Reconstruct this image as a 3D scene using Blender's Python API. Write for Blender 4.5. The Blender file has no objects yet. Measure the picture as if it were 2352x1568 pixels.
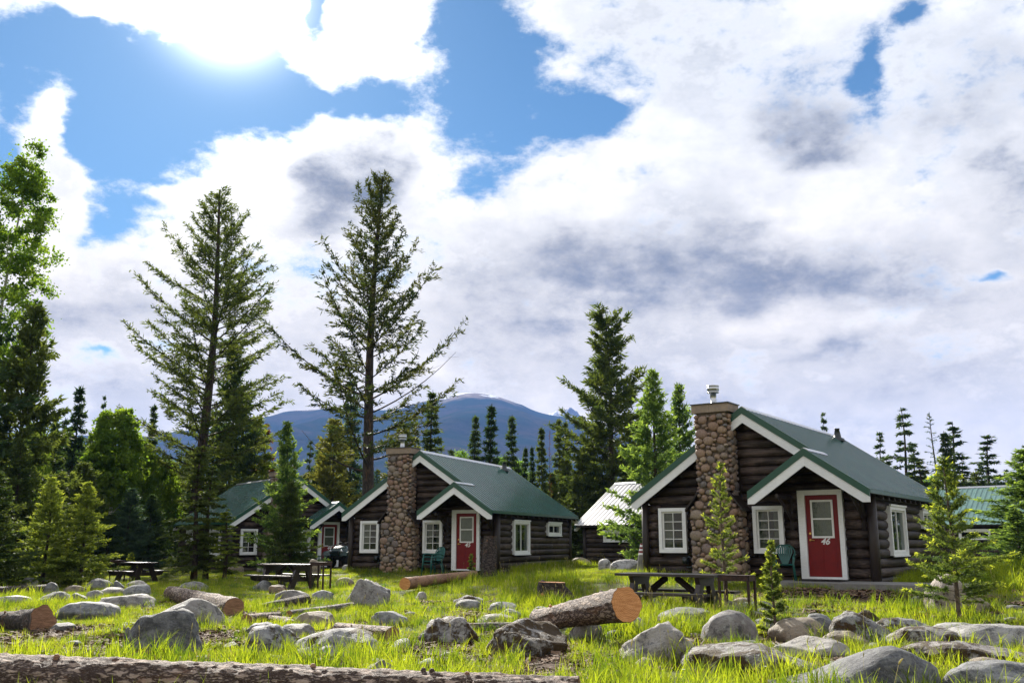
import bpy, bmesh, math, random
import numpy as np
from mathutils import Vector, Matrix, noise as mn

# ------------------------------------------------------------------ camera, sky, sun, exposure
SC = bpy.context.scene
COL = SC.collection
F = 2161.9                       # focal length in units of the 2352 px wide working copy
TH = math.radians(12.02)
EZ = 1.5                         # eye height
cam_d = bpy.data.cameras.new('camera')
cam = bpy.data.objects.new('camera', cam_d); COL.objects.link(cam)
cam_d.sensor_width = 36; cam_d.lens = F/2352*36; cam_d.clip_start = .1; cam_d.clip_end = 60000
cam.location = (0, 0, EZ); cam.rotation_euler = (math.pi/2+TH, 0, 0)
SC.camera = cam
SC.view_settings.view_transform = 'Standard'; SC.view_settings.look = 'None'
SC.view_settings.gamma = 1; SC.view_settings.use_curve_mapping = False
SC.view_settings.exposure = 1.12
cy = SC.cycles
cy.max_bounces = 8; cy.diffuse_bounces = 3; cy.glossy_bounces = 3; cy.transmission_bounces = 5
cy.transparent_max_bounces = 16; cy.volume_bounces = 1
cy.caustics_reflective = False; cy.caustics_refractive = False
cy.use_denoising = True; cy.sample_clamp_indirect = 4

def ray(px, py):
    x = (px-1176)/F; up = (784-py)/F
    return np.array([x, math.cos(TH)-math.sin(TH)*up, math.sin(TH)+math.cos(TH)*up])
def at(px, py, Y):
    r = ray(px, py); p = r*Y/r[1]; return Vector((p[0], p[1], p[2]+EZ))
SUN = Vector(ray(525, -25)).normalized()
SUN_EL = math.asin(SUN.z); SUN_AZ = math.atan2(SUN.x, SUN.y)
sun_d = bpy.data.lights.new('sun', 'SUN'); sun = bpy.data.objects.new('sun', sun_d); COL.objects.link(sun)
sun_d.energy = 5.0; sun_d.angle = math.radians(.53); sun_d.color = (1, .94, .84)
sun.rotation_euler = (SUN).to_track_quat('Z', 'Y').to_euler()

class NT:
    def __init__(s, tree): s.t = tree; s.n = tree.nodes; s.l = tree.links
    def new(s, ty, **kw):
        nd = s.n.new(ty)
        for k, v in kw.items(): setattr(nd, k, v)
        return nd
    def put(s, sock, v):
        if isinstance(v, bpy.types.NodeSocket): s.l.new(v, sock)
        elif v is not None: sock.default_value = v
    def m(s, op, a, b=None, c=None, clamp=False):
        nd = s.new('ShaderNodeMath', operation=op, use_clamp=clamp)
        s.put(nd.inputs[0], a); s.put(nd.inputs[1], b)
        if c is not None: s.put(nd.inputs[2], c)
        return nd.outputs[0]
    def ss(s, v, a, b, lo=0., hi=1.):
        nd = s.new('ShaderNodeMapRange', interpolation_type='SMOOTHSTEP')
        s.put(nd.inputs[0], v); nd.inputs[1].default_value = a; nd.inputs[2].default_value = b
        s.put(nd.inputs[3], lo); s.put(nd.inputs[4], hi); return nd.outputs[0]
    def mix(s, f, a, b, blend='MIX'):
        nd = s.new('ShaderNodeMix', data_type='RGBA', blend_type=blend)
        s.put(nd.inputs[0], f)
        s.put(nd.inputs[6], (*a, 1) if isinstance(a, tuple) and len(a) == 3 else a)
        s.put(nd.inputs[7], (*b, 1) if isinstance(b, tuple) and len(b) == 3 else b)
        return nd.outputs[2]
    def noise(s, vec, scale, detail=4, rough=.55, lac=2., dist=0, out=0):
        nd = s.new('ShaderNodeTexNoise'); s.put(nd.inputs['Vector'], vec)
        nd.inputs['Scale'].default_value = scale; nd.inputs['Detail'].default_value = detail
        nd.inputs['Roughness'].default_value = rough; nd.inputs['Lacunarity'].default_value = lac
        nd.inputs['Distortion'].default_value = dist; return nd.outputs[out]
    def voro(s, vec, scale, feature='F1', out=0):
        nd = s.new('ShaderNodeTexVoronoi', feature=feature); s.put(nd.inputs['Vector'], vec)
        nd.inputs['Scale'].default_value = scale; return nd.outputs[out]
    def mapv(s, vec, loc=(0, 0, 0), rot=(0, 0, 0), sc=(1, 1, 1), ty='POINT'):
        nd = s.new('ShaderNodeMapping', vector_type=ty); s.put(nd.inputs[0], vec)
        nd.inputs[1].default_value = loc; nd.inputs[2].default_value = rot; nd.inputs[3].default_value = sc
        return nd.outputs[0]
    def vm(s, op, a, b=None):
        nd = s.new('ShaderNodeVectorMath', operation=op); s.put(nd.inputs[0], a)
        if b is not None: s.put(nd.inputs[1], b)
        return nd.outputs['Value'] if op in ('DOT_PRODUCT', 'LENGTH') else nd.outputs[0]
    def sep(s, v):
        nd = s.new('ShaderNodeSeparateXYZ'); s.put(nd.inputs[0], v); return nd.outputs
    def comb(s, x, y, z):
        nd = s.new('ShaderNodeCombineXYZ'); s.put(nd.inputs[0], x); s.put(nd.inputs[1], y); s.put(nd.inputs[2], z); return nd.outputs[0]

world = bpy.data.worlds.new('World'); SC.world = world; world.use_nodes = True
W = NT(world.node_tree); W.n.clear()
def build_sky():
    g = W.new('ShaderNodeTexCoord').outputs['Generated']
    x, y, z = W.sep(g)
    az = W.m('ARCTAN2', x, y); el = W.m('ARCSINE', z)
    d3 = W.mapv(g, sc=(1, 1, 1.7))
    warp = W.noise(d3, 3.2, 5, .6, out=1)
    warp = W.vm('SUBTRACT', warp, (.5, .5, .5)); warp = W.vm('MULTIPLY', warp, (.20, .15, 0))
    p = W.vm('ADD', W.comb(az, el, 0.), warp)
    def blobs(lst, gt='QUADRATIC_SPHERE'):
        acc = None
        for cx, cy_, rx, ry, rot, w in lst:
            r = ray(cx, cy_); a0 = math.atan2(r[0], r[1]); e0 = math.atan2(r[2], math.hypot(r[0], r[1]))
            k = .93/F
            v = W.mapv(p, (a0, e0, 0), (0, 0, -math.radians(rot)), (rx*k, ry*k, 1), 'TEXTURE')
            gn = W.new('ShaderNodeTexGradient', gradient_type=gt); W.put(gn.inputs[0], v)
            acc = W.m('MULTIPLY_ADD', gn.outputs['Fac'], w, acc if acc is not None else 0.)
        return acc
    # cloud amount: positive cloud, negative clear
    dens = blobs(SKY_CLOUD)
    n1 = W.noise(d3, 5., 9, .62); n2 = W.noise(d3, 14., 9, .70)
    fb = W.m('ADD', W.m('MULTIPLY', W.m('SUBTRACT', n1, .5), 1.25), W.m('MULTIPLY', W.m('SUBTRACT', n2, .5), 1.25))
    base = W.m('ADD', dens, W.ss(el, .40, .12, .30, .80))
    base = W.m('MULTIPLY', W.m('TANH', W.m('MULTIPLY', base, 1.5)), .52)
    d = W.m('ADD', base, fb)
    alpha = W.ss(d, -.12, .30)
    # grey undersides
    sh = blobs(SKY_GREY, 'SPHERICAL')
    n3 = W.noise(W.vm('ADD', d3, (3.1, 1.7, .4)), 7.5, 9, .60)
    s = W.m('ADD', W.m('MULTIPLY', W.m('TANH', sh), .95), W.m('MULTIPLY', W.m('SUBTRACT', n3, .5), 1.5))
    s = W.m('ADD', s, W.ss(d, .05, .8, -.45, .12))
    n4 = W.noise(W.vm('ADD', d3, (7.7, .3, 2.)), 21., 7, .62)
    s = W.m('ADD', s, W.m('MULTIPLY', W.m('SUBTRACT', n4, .5), 1.0))
    s = W.ss(s, -.42, 1.12)
    dt = W.vm('DOT_PRODUCT', g, tuple(SUN))
    dt = W.m('MAXIMUM', dt, 0.)
    glow = W.m('POWER', dt, 60.); core = W.m('POWER', dt, 900.)
    rim = W.ss(d, .55, .02)
    white = W.mix(1., W.mix(W.m('MAXIMUM', W.ss(n1, .35, .66), rim), (.32, .332, .352), (.54, .54, .545)), W.comb(W.m('MULTIPLY_ADD', core, 6., W.m('MULTIPLY', glow, .55)), W.m('MULTIPLY_ADD', core, 6., W.m('MULTIPLY', glow, .53)), W.m('MULTIPLY_ADD', core, 5.6, W.m('MULTIPLY', glow, .50))), 'ADD')
    grey = W.mix(W.ss(s, .35, 1.), (.212, .222, .242), (.080, .093, .122))
    grey = W.mix(1., grey, W.mix(W.ss(W.m('ADD', W.m('MULTIPLY', n4, .5), W.m('MULTIPLY', n2, .5)), .40, .60), (.84, .84, .86), (1.32, 1.30, 1.26)), 'MULTIPLY')
    cloud = W.mix(s, white, grey)
    cloud = W.mix(W.ss(el, .50, .06), cloud, W.mix(1., cloud, (1.22, 1.09, .90), 'MULTIPLY'))
    sky = W.new('ShaderNodeTexSky', sky_type='NISHITA'); sky.sun_disc = False
    sky.sun_elevation = SUN_EL; sky.sun_rotation = SUN_AZ; sky.altitude = 1000; sky.air_density = 1.; sky.dust_density = .15; sky.ozone_density = 2.5
    SK = .085
    skyc = W.mix(1., sky.outputs[0], (SK*.37, SK*.55, SK*.60), 'MULTIPLY')
    skyc = W.mix(1., skyc, W.comb(W.m('MULTIPLY_ADD', core, 3., W.m('MULTIPLY', glow, .05)), W.m('MULTIPLY_ADD', core, 3., W.m('MULTIPLY', glow, .06)), W.m('MULTIPLY_ADD', core, 3., W.m('MULTIPLY', glow, .07))), 'ADD')
    col = W.mix(alpha, skyc, cloud)
    # below the horizon the sky is only a dim continuation (ground covers it)
    bg = W.new('ShaderNodeBackground'); W.put(bg.inputs[0], W.mix(1., col, (10., 10., 10.), 'MULTIPLY')); bg.inputs[1].default_value = .1
    out = W.new('ShaderNodeOutputWorld'); W.l.new(bg.outputs[0], out.inputs[0])
# (x, y, rx, ry, rotation, weight) in the working copy's pixels, turned into directions
SKY_CLOUD = [
 (480,215,400,170,0,-1.7),(650,215,330,110,0,-1.5),(150,150,270,170,0,-1.4),(290,360,210,150,0,-1.4),(250,520,230,130,-15,-1.2),(20,330,150,300,0,-.6),
 (1110,230,230,300,0,-1.9),(1300,310,250,130,-20,-1.3),(880,250,200,80,0,-1.2),(1030,90,150,170,0,-1.0),(740,60,60,120,-10,-.9),(1120,420,160,70,0,-.4),
 (2020,140,60,150,0,-1.0),(2100,30,130,70,0,-.9),(2260,630,150,40,0,-.9),(215,828,150,50,0,-.95),(1740,520,30,20,0,-.6),(1190,905,60,30,0,.3),
 (350,30,230,85,-18,1.9),(170,5,140,50,-20,.8),(555,5,125,85,0,1.6),(865,80,165,50,58,1.8),(930,10,90,60,0,.6),(790,170,45,70,10,.6),
 (125,420,85,190,10,1.5),(140,300,60,80,0,.9),(700,420,330,200,0,1.3),(420,450,230,75,12,1.1),(920,400,120,130,0,1.0),(800,300,140,60,0,.5),
 (1365,265,50,35,0,.75),(1270,25,140,45,0,1.1),(1380,120,210,80,-15,1.3),(200,690,330,110,0,.6),(1600,250,250,260,0,.6),(1250,560,420,170,0,.8),
 (1700,560,600,300,0,.5),(170,920,250,70,0,.5)]
SKY_GREY = [
 (800,400,220,140,-25,1.5),(690,370,120,60,0,.5),(720,560,130,150,0,.45),(1840,230,240,200,0,1.1),(1860,320,230,110,0,1.35),(2150,260,150,90,0,.6),
 (2310,360,190,330,0,1.1),(1480,560,290,110,-5,1.4),(1300,540,160,80,0,.5),(1880,660,480,140,8,1.1),(1500,700,440,140,0,.9),(1150,740,260,200,0,.7),
 (1180,620,170,100,0,.6),(1300,830,380,90,0,.7),(1800,850,460,70,0,.75),(2150,760,250,80,0,.45),(2200,880,250,70,0,.5),(230,700,230,80,0,.75),(120,760,160,60,0,.5),
 (260,900,200,50,0,.45),(700,860,200,130,0,.45),(560,620,120,200,0,.3),(2050,600,300,200,0,.45),(1600,420,130,60,0,.4),(1700,930,500,60,0,.55),(600,30,200,130,0,-1.2),(330,40,300,120,0,-.9),(860,90,200,180,0,-1.0),(130,400,130,260,0,-.7),(560,480,200,130,0,-.6),
 (1620,130,260,160,0,-.7),(1330,430,320,90,0,-.7),(1950,480,160,80,0,-.5),(1260,470,160,60,0,-.5),(2000,780,330,40,-8,-.5)]
build_sky()
world.cycles.sampling_method = 'MANUAL'; world.cycles.sample_map_resolution = 512
# ------------------------------------------------------------------ helpers
def new_obj(name, data, parent=None, loc=None, rot=None, scale=None):
    o = bpy.data.objects.new(name, data); COL.objects.link(o)
    if parent is not None: o.parent = parent
    if loc is not None: o.location = loc
    if rot is not None: o.rotation_euler = rot
    if scale is not None: o.scale = scale
    return o
def tag(o, label=None, cat=None, group=None, kind=None):
    if label: o['label'] = label
    if cat: o['category'] = cat
    if group: o['group'] = group
    if kind: o['kind'] = kind
    return o
def empty(name, loc, rz=0, **kw):
    o = new_obj(name, None, None, loc, (0, 0, rz)); o.empty_display_size = .2
    return tag(o, **kw)
def mesh_np(name, V, T, mat=None, smooth=False, attrs=None):
    V = np.asarray(V, np.float32); T = np.asarray(T, np.int32)
    me = bpy.data.meshes.new(name); k = T.shape[1]
    me.vertices.add(len(V)); me.vertices.foreach_set('co', V.ravel())
    me.loops.add(T.size); me.loops.foreach_set('vertex_index', T.ravel())
    me.polygons.add(len(T)); me.polygons.foreach_set('loop_start', np.arange(0, T.size, k, dtype=np.int32))
    if smooth: me.polygons.foreach_set('use_smooth', np.ones(len(T), bool))
    if attrs:
        for n, a in attrs.items():
            at_ = me.attributes.new(n, 'FLOAT', 'POINT'); at_.data.foreach_set('value', np.asarray(a, np.float32))
    me.update(calc_edges=True); me.validate()
    if mat: me.materials.append(mat)
    return me
class MB:
    """collects verts and faces of one mesh"""
    def __init__(s): s.v = []; s.f = []; s.sm = []
    def add(s, vs, fs, sm=False):
        b = len(s.v); s.v += [tuple(v) for v in vs]; s.f += [tuple(b+i for i in f) for f in fs]; s.sm += [sm]*len(fs); return s
    def box(s, x0, x1, y0, y1, z0, z1, M=None):
        vs = [Vector((x, y, z)) for z in (z0, z1) for y in (y0, y1) for x in (x0, x1)]
        if M is not None: vs = [M @ v for v in vs]
        return s.add(vs, [(0, 2, 3, 1), (4, 5, 7, 6), (0, 1, 5, 4), (2, 6, 7, 3), (0, 4, 6, 2), (1, 3, 7, 5)])
    def prism(s, pts, y0, y1, axis='y'):
        """polygon pts (a,b) counter-clockwise seen from -y, extruded y0..y1"""
        n = len(pts)
        def P(a, b, t): return (a, t, b) if axis == 'y' else ((t, a, b) if axis == 'x' else (a, b, t))
        vs = [P(a, b, y0) for a, b in pts]+[P(a, b, y1) for a, b in pts]
        fs = [tuple(range(n)), tuple(range(2*n-1, n-1, -1))]+[(i, i+n, (i+1) % n+n, (i+1) % n) for i in range(n)]
        return s.add(vs, fs)
    def tube(s, pts, rad, n=8, caps=True, sm=True):
        pts = [Vector(p) for p in pts]; rad = rad if isinstance(rad, (list, tuple)) else [rad]*len(pts)
        vs = []; fs = []; up = Vector((0, 0, 1))
        for i, p in enumerate(pts):
            d = (pts[min(i+1, len(pts)-1)]-pts[max(i-1, 0)]).normalized()
            a = d.cross(up if abs(d.z) < .95 else Vector((1, 0, 0))).normalized(); b = a.cross(d).normalized()
            for k in range(n):
                t = 2*math.pi*k/n; vs.append(p+(a*math.cos(t)+b*math.sin(t))*rad[i])
        for i in range(len(pts)-1):
            for k in range(n):
                fs.append((i*n+k, i*n+(k+1) % n, (i+1)*n+(k+1) % n, (i+1)*n+k))
        b0 = len(s.v); s.add(vs, fs, sm)
        if caps:
            s.f += [tuple(b0+k for k in range(n-1, -1, -1)), tuple(b0+(len(pts)-1)*n+k for k in range(n))]; s.sm += [False]*2
        return s
    def lathe(s, prof, n=16, M=None):
        vs = []; fs = []
        for r, z in prof:
            for k in range(n):
                t = 2*math.pi*k/n; v = Vector((r*math.cos(t), r*math.sin(t), z)); vs.append(M @ v if M else v)
        for i in range(len(prof)-1):
            for k in range(n): fs.append((i*n+k, i*n+(k+1) % n, (i+1)*n+(k+1) % n, (i+1)*n+k))
        return s.add(vs, fs, True)
    def mesh(s, name, mat):
        me = bpy.data.meshes.new(name); me.from_pydata(s.v, [], s.f)
        me.polygons.foreach_set('use_smooth', s.sm)
        bm = bmesh.new(); bm.from_mesh(me); bmesh.ops.recalc_face_normals(bm, faces=bm.faces); bm.to_mesh(me); bm.free()
        me.update()
        if mat: me.materials.append(mat)
        return me
    def build(s, name, mat, parent=None, **kw): return new_obj(name, s.mesh(name, mat), parent, **kw)
def kids(o): return KIDS.get(o.name, [])
KIDS = {}
def copy_tree(o, parent=None, keep=None):
    c = o.copy(); COL.objects.link(c)
    if parent is not None: c.parent = parent
    for ch in ALLKIDS.get(o, []):
        if keep is None or keep(ch): copy_tree(ch, c, keep)
    return c
ALLKIDS = {}
def index_kids():
    ALLKIDS.clear()
    for o in bpy.data.objects:
        if o.parent is not None: ALLKIDS.setdefault(o.parent, []).append(o)
RND = random.Random(5)

# ------------------------------------------------------------------ materials
def mat_new(name):
    m = bpy.data.materials.new(name); m.use_nodes = True; t = NT(m.node_tree); t.n.clear()
    t.out = t.new('ShaderNodeOutputMaterial'); return m, t
def pbsdf(t, col, rough=.6, spec=.5, metal=0, bump=None, bstr=.3, bdist=.02, **kw):
    b = t.new('ShaderNodeBsdfPrincipled')
    t.put(b.inputs['Base Color'], (*col, 1) if isinstance(col, tuple) and len(col) == 3 else col)
    t.put(b.inputs['Roughness'], rough); b.inputs['Specular IOR Level'].default_value = spec; t.put(b.inputs['Metallic'], metal)
    for k, v in kw.items(): t.put(b.inputs[k.replace('_', ' ')], v)
    if bump is not None:
        bp = t.new('ShaderNodeBump'); bp.inputs['Strength'].default_value = bstr; bp.inputs['Distance'].default_value = bdist
        t.put(bp.inputs['Height'], bump); t.l.new(bp.outputs[0], b.inputs['Normal'])
    return b
def fin(t, sh): t.l.new(sh.outputs[0], t.out.inputs[0])
def geo(t): return t.new('ShaderNodeNewGeometry').outputs['Position']
def obj_c(t): return t.new('ShaderNodeTexCoord').outputs['Object']
def rnd_obj(t): return t.new('ShaderNodeObjectInfo').outputs['Random']
def ramp(t, f, stops):
    r = t.new('ShaderNodeValToRGB'); t.put(r.inputs[0], f); e = r.color_ramp.elements
    while len(e) < len(stops): e.new(.5)
    for i, (p, c) in enumerate(stops): e[i].position = p; e[i].color = (*c, 1)
    return r.outputs[0]

def wood_mat(name, c0, c1, rough=.6, stretch=(2, 30, 30), bstr=.4, world_=False, spec=.4):
    m, t = mat_new(name); v = t.mapv(geo(t) if world_ else obj_c(t), sc=stretch)
    r = rnd_obj(t); v2 = t.vm('ADD', v, t.comb(t.m('MULTIPLY', r, 37.), t.m('MULTIPLY', r, 11.), 0.))
    n = t.noise(v2, 1., 5, .65); n2 = t.noise(geo(t), 2.2, 4, .6)
    f = t.m('ADD', t.m('MULTIPLY', n, .8), t.m('ADD', t.m('MULTIPLY', n2, .7), t.m('MULTIPLY', r, .3)))
    col = t.mix(t.ss(f, .55, 1.25), c0, c1)
    fin(t, pbsdf(t, col, rough, spec, bump=n, bstr=bstr, bdist=.01)); return m
def plain_mat(name, col, rough=.5, spec=.5, metal=0, var=.12, sc=6, bstr=.12, **kw):
    m, t = mat_new(name); n = t.noise(geo(t), sc, 5, .65); n2 = t.noise(geo(t), sc*9, 3, .6)
    f = t.m('ADD', t.m('MULTIPLY', n, .7), t.m('MULTIPLY', n2, .3))
    dark = tuple(c*(1-2.2*var) for c in col); lite = tuple(min(1, c*(1+1.2*var)) for c in col)
    fin(t, pbsdf(t, t.mix(t.ss(f, .3, .7), dark, lite), t.m('MULTIPLY_ADD', n, .2, rough-.1), spec, metal, n2, bstr, .004, **kw)); return m
M = {}
def log_wall_mat():
    """stained half-round wall logs, the stain bleached in streaks where weather gets at it"""
    m, t = mat_new('stained_log'); o = obj_c(t); r = rnd_obj(t)
    v = t.vm('ADD', t.mapv(o, sc=(3.5, 26, 26)), t.comb(t.m('MULTIPLY', r, 53.), t.m('MULTIPLY', r, 17.), 0.))
    n = t.noise(v, 1., 6, .68); n2 = t.noise(geo(t), 1.6, 5, .65)
    wear = t.ss(t.m('ADD', t.m('ADD', n, n2), t.m('MULTIPLY', r, .22)), 1.0, 1.46)
    col = t.mix(t.ss(n, .3, .7), (.012, .0075, .0055), (.026, .016, .011))
    col = t.mix(wear, col, (.115, .082, .066))
    kn = t.voro(t.mapv(v, sc=(.22, .12, .12)), 1.); col = t.mix(t.ss(kn, .10, .03), col, (.012, .009, .007))
    fin(t, pbsdf(t, col, .58, .28, bump=n, bstr=.5, bdist=.012)); return m
M['log'] = log_wall_mat()
M['beam'] = wood_mat('dark_beam', (.012, .008, .006), (.03, .02, .015), .5, (20, 20, 3))
M['soffit'] = wood_mat('soffit_board', (.012, .008, .006), (.024, .016, .012), .7, (20, 3, 20))
M['white'] = wood_mat('white_trim', (.68, .69, .70), (.84, .85, .86), .45, (8, 30, 30), .15)
M['vinyl'] = plain_mat('white_vinyl', (.78, .78, .77), .35, .5, var=.04)
M['green_trim'] = plain_mat('green_trim', (.010, .070, .042), .38, .5, var=.08)
def roof_mat():
    m, t = mat_new('green_ribbed_metal'); p = geo(t)
    n = t.noise(p, .9, 5, .6); n2 = t.noise(t.mapv(p, sc=(1, 1, .4)), 14, 4, .7)
    col = t.mix(t.ss(n, .3, .75), (.003, .050, .036), (.006, .070, .050))
    col = t.mix(t.ss(n2, .62, .8, 0, .3), col, (.06, .09, .08))
    fin(t, pbsdf(t, col, t.m('MULTIPLY_ADD', n2, .10, .13), .6, bump=n, bstr=.03, bdist=.02)); return m
M['roof'] = roof_mat()
M['pale_roof'] = plain_mat('baked_glare_pale_roof', (.34, .34, .35), .30, .7, var=.12, sc=2)  # sky glare on the ribbed roof put into a pale base colour
M['lightgreen_roof'] = plain_mat('baked_sheen_green_roof', (.13, .25, .22), .30, .7, var=.1, sc=2)  # roof green lightened to imitate the sky reflected in it
M['metal'] = plain_mat('galvanised_metal', (.55, .56, .57), .32, .6, 1., var=.08, sc=9)
M['dark_metal'] = plain_mat('dark_flashing', (.02, .028, .03), .35, .5, var=.1)
M['red'] = plain_mat('red_door_paint', (.185, .007, .008), .5, .3, var=.09)
M['brass'] = plain_mat('brass', (.72, .45, .14), .3, .5, 1., var=.1)
M['concrete'] = plain_mat('concrete', (.20, .19, .175), .85, .3, var=.14, bstr=.4)
M['capstone'] = plain_mat('tan_capstone', (.30, .235, .18), .8, .3, var=.12, bstr=.3)
M['mortar'] = plain_mat('mortar', (.17, .135, .105), .9, .2, var=.2, sc=14, bstr=.6)
M['rubber'] = plain_mat('black_rubber', (.012, .012, .013), .7, .3, var=.2, sc=30)
M['curtain'] = plain_mat('lined_curtain', (.30, .30, .23), .85, .2, var=.12)
M['interior'] = plain_mat('dark_room', (.010, .010, .010), .9, .1, var=.3)
M['chair'] = plain_mat('green_plastic', (.006, .085, .070), .38, .5, var=.08)
M['rust'] = plain_mat('rusty_steel', (.055, .03, .022), .7, .4, .3, var=.3, sc=18)
M['table'] = wood_mat('brown_stained_plank', (.014, .009, .008), (.040, .026, .022), .42, (3, 40, 40), .35, spec=.55)
def glass_mat():
    m, t = mat_new('window_glass'); fr = t.new('ShaderNodeFresnel'); fr.inputs[0].default_value = 1.6
    gl = t.new('ShaderNodeBsdfGlossy'); gl.inputs['Roughness'].default_value = .02; gl.inputs[0].default_value = (.9, .95, .95, 1)
    tr = t.new('ShaderNodeBsdfTransparent'); tr.inputs[0].default_value = (.72, .76, .74, 1)
    mx = t.new('ShaderNodeMixShader'); t.l.new(t.m('MULTIPLY', t.m('MULTIPLY', fr.outputs[0], .75), t.m('SUBTRACT', 1., t.new('ShaderNodeNewGeometry').outputs['Backfacing'])), mx.inputs[0]); t.l.new(tr.outputs[0], mx.inputs[1]); t.l.new(gl.outputs[0], mx.inputs[2])
    fin(t, mx); return m
M['glass'] = glass_mat()
def stone_mat():
    m, t = mat_new('river_stone'); r = rnd_obj(t); o = obj_c(t)
    col = ramp(t, r, [(0, (.25, .15, .10)), (.2, (.33, .23, .155)), (.4, (.20, .17, .145)), (.58, (.36, .265, .18)), (.75, (.27, .18, .14)), (.9, (.16, .15, .145)), (1, (.38, .29, .21))])
    n = t.noise(t.vm('ADD', t.mapv(geo(t), sc=(1, 1, 1)), (3, 5, 7)), 22, 5, .7)
    col = t.mix(t.ss(n, .35, .7), col, t.mix(1., col, (.62, .6, .6), 'MULTIPLY'))
    fin(t, pbsdf(t, col, .62, .4, bump=n, bstr=.35, bdist=.01)); return m
M['stone'] = stone_mat()
def boulder_mat(name, c0, c1, moss=0., lichen=.5, warm=0.):
    m, t = mat_new(name); o = t.vm('ADD', geo(t), (0, 0, 0)); r = rnd_obj(t)
    n = t.noise(o, 2.6, 8, .66); nf = t.noise(o, 60, 4, .75); ns = t.noise(t.mapv(o, (0, 0, 0), (.5, .8, .2), (3, 14, 9)), 1.4, 6, .7)
    f = t.m('ADD', t.m('MULTIPLY', n, .5), t.m('ADD', t.m('MULTIPLY', nf, .25), t.m('MULTIPLY', ns, .45)))
    col = t.mix(t.ss(f, .48, .70), c0, c1)
    col = t.mix(t.m('MULTIPLY', t.ss(r, .5, 1.), .35+warm), col, (.30, .24, .18))
    sp = t.voro(o, 95); col = t.mix(t.ss(sp, .24, .12, 0, .45), col, (.05, .05, .05))
    li = t.ss(t.noise(o, 9., 7, .78), .50, .58); col = t.mix(t.m('MULTIPLY', li, lichen), col, (.36, .37, .33))
    dk = t.ss(t.noise(t.vm('ADD', o, (9, 3, 1)), 5.5, 8, .78), .51, .60); col = t.mix(t.m('MULTIPLY', dk, .75), col, (.035, .035, .037))
    if moss > 0:
        mo = t.ss(t.noise(t.vm('ADD', o, (4, 8, 2)), 3.4, 6, .68), .62-.28*moss, .68-.25*moss)
        col = t.mix(mo, col, t.mix(nf, (.045, .026, .007), (.15, .085, .02)))
        f = t.m('ADD', f, t.m('MULTIPLY', mo, t.m('MULTIPLY', nf, 1.5)))
    fin(t, pbsdf(t, col, .68, .42, bump=f, bstr=1., bdist=.06)); return m
M['rock_grey'] = boulder_mat('grey_granite', (.085, .088, .092), (.27, .27, .275))
M['rock_dark'] = boulder_mat('dark_granite', (.05, .052, .055), (.17, .17, .175), 0, .25)
M['rock_pale'] = boulder_mat('pale_granite', (.18, .17, .16), (.42, .41, .39), 0, .2)
M['rock_tan'] = boulder_mat('tan_stone', (.15, .115, .075), (.33, .27, .19), 0, .15, .2)
M['rock_moss'] = boulder_mat('mossy_granite', (.085, .088, .092), (.30, .29, .28), .42, .5)
M['rock_mossy'] = boulder_mat('very_mossy_granite', (.15, .14, .13), (.40, .37, .34), .62, .45)
def bark_mat(name, c0, c1, sc=(3, 10, 10), moss=0):
    m, t = mat_new(name); o = geo(t) if sc is None else obj_c(t)
    v = t.mapv(o, sc=sc or (1, 1, 1)); r = rnd_obj(t); v = t.vm('ADD', v, t.comb(t.m('MULTIPLY', r, 31.), 0., 0.))
    n = t.noise(v, 1.7, 8, .74, dist=.8); vo = t.voro(t.vm('ADD', v, t.vm('MULTIPLY', t.noise(v, 2.5, 4, .6, out=1), (1.4, 1.4, 1.4))), 1.5, 'DISTANCE_TO_EDGE')
    h = t.m('ADD', t.m('MULTIPLY', t.ss(vo, 0, .28), .7), n)
    col = t.mix(t.ss(h, .5, 1.25), c0, c1)
    rd = t.ss(t.noise(v, .6, 5, .6), .55, .68); col = t.mix(t.m('MULTIPLY', rd, .45), col, (.26, .12, .05))
    fin(t, pbsdf(t, col, .72, .35, bump=h, bstr=1., bdist=.03)); return m
M['bark_log'] = bark_mat('flaking_bark', (.060, .034, .024), (.40, .30, .235), (4, 11, 11))
M['bark_dark'] = bark_mat('dark_bark', (.03, .022, .018), (.13, .10, .085), (9, 9, 2.5))
M['bark_grey'] = bark_mat('silvery_bark', (.09, .075, .062), (.30, .27, .24), (4, 12, 12))
M['trunk'] = bark_mat('trunk_bark', (.025, .018, .014), (.085, .062, .048), (8, 8, 1.6))
M['bark_young'] = plain_mat('young_bark', (.13, .095, .07), .7, .3, var=.3, sc=20, bstr=.5)
def aspen_bark():
    m, t = mat_new('aspen_bark'); o = geo(t); n = t.noise(t.mapv(o, sc=(3, 3, 14)), 1., 5, .7)
    fin(t, pbsdf(t, t.mix(t.ss(n, .56, .66), (.52, .50, .44), (.06, .055, .05)), .7, .3)); return m
M['aspen_bark'] = aspen_bark()
def cut_mat(name, c0, c1):
    m, t = mat_new(name); o = obj_c(t); x, y, z = t.sep(o)
    d = t.m('SQRT', t.m('ADD', t.m('MULTIPLY', y, y), t.m('MULTIPLY', z, z)))
    wob = t.noise(o, 5, 3, .5); rings = t.m('SINE', t.m('MULTIPLY', t.m('ADD', d, t.m('MULTIPLY', wob, .04)), 260.))
    n = t.noise(t.mapv(o, sc=(6, 6, 30)), 1.3, 5, .7)
    col = t.mix(t.ss(t.m('ADD', n, t.m('MULTIPLY', rings, .08)), .3, .7), c0, c1)
    fin(t, pbsdf(t, col, .7, .3, bump=n, bstr=.4, bdist=.01)); return m
M['cut_orange'] = cut_mat('fresh_cut_wood', (.42, .165, .05), (.66, .33, .13))
M['cut_brown'] = cut_mat('weathered_cut_wood', (.15, .075, .04), (.34, .19, .11))
M['cut_pale'] = cut_mat('pale_cut_wood', (.40, .30, .20), (.62, .50, .36))

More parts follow.
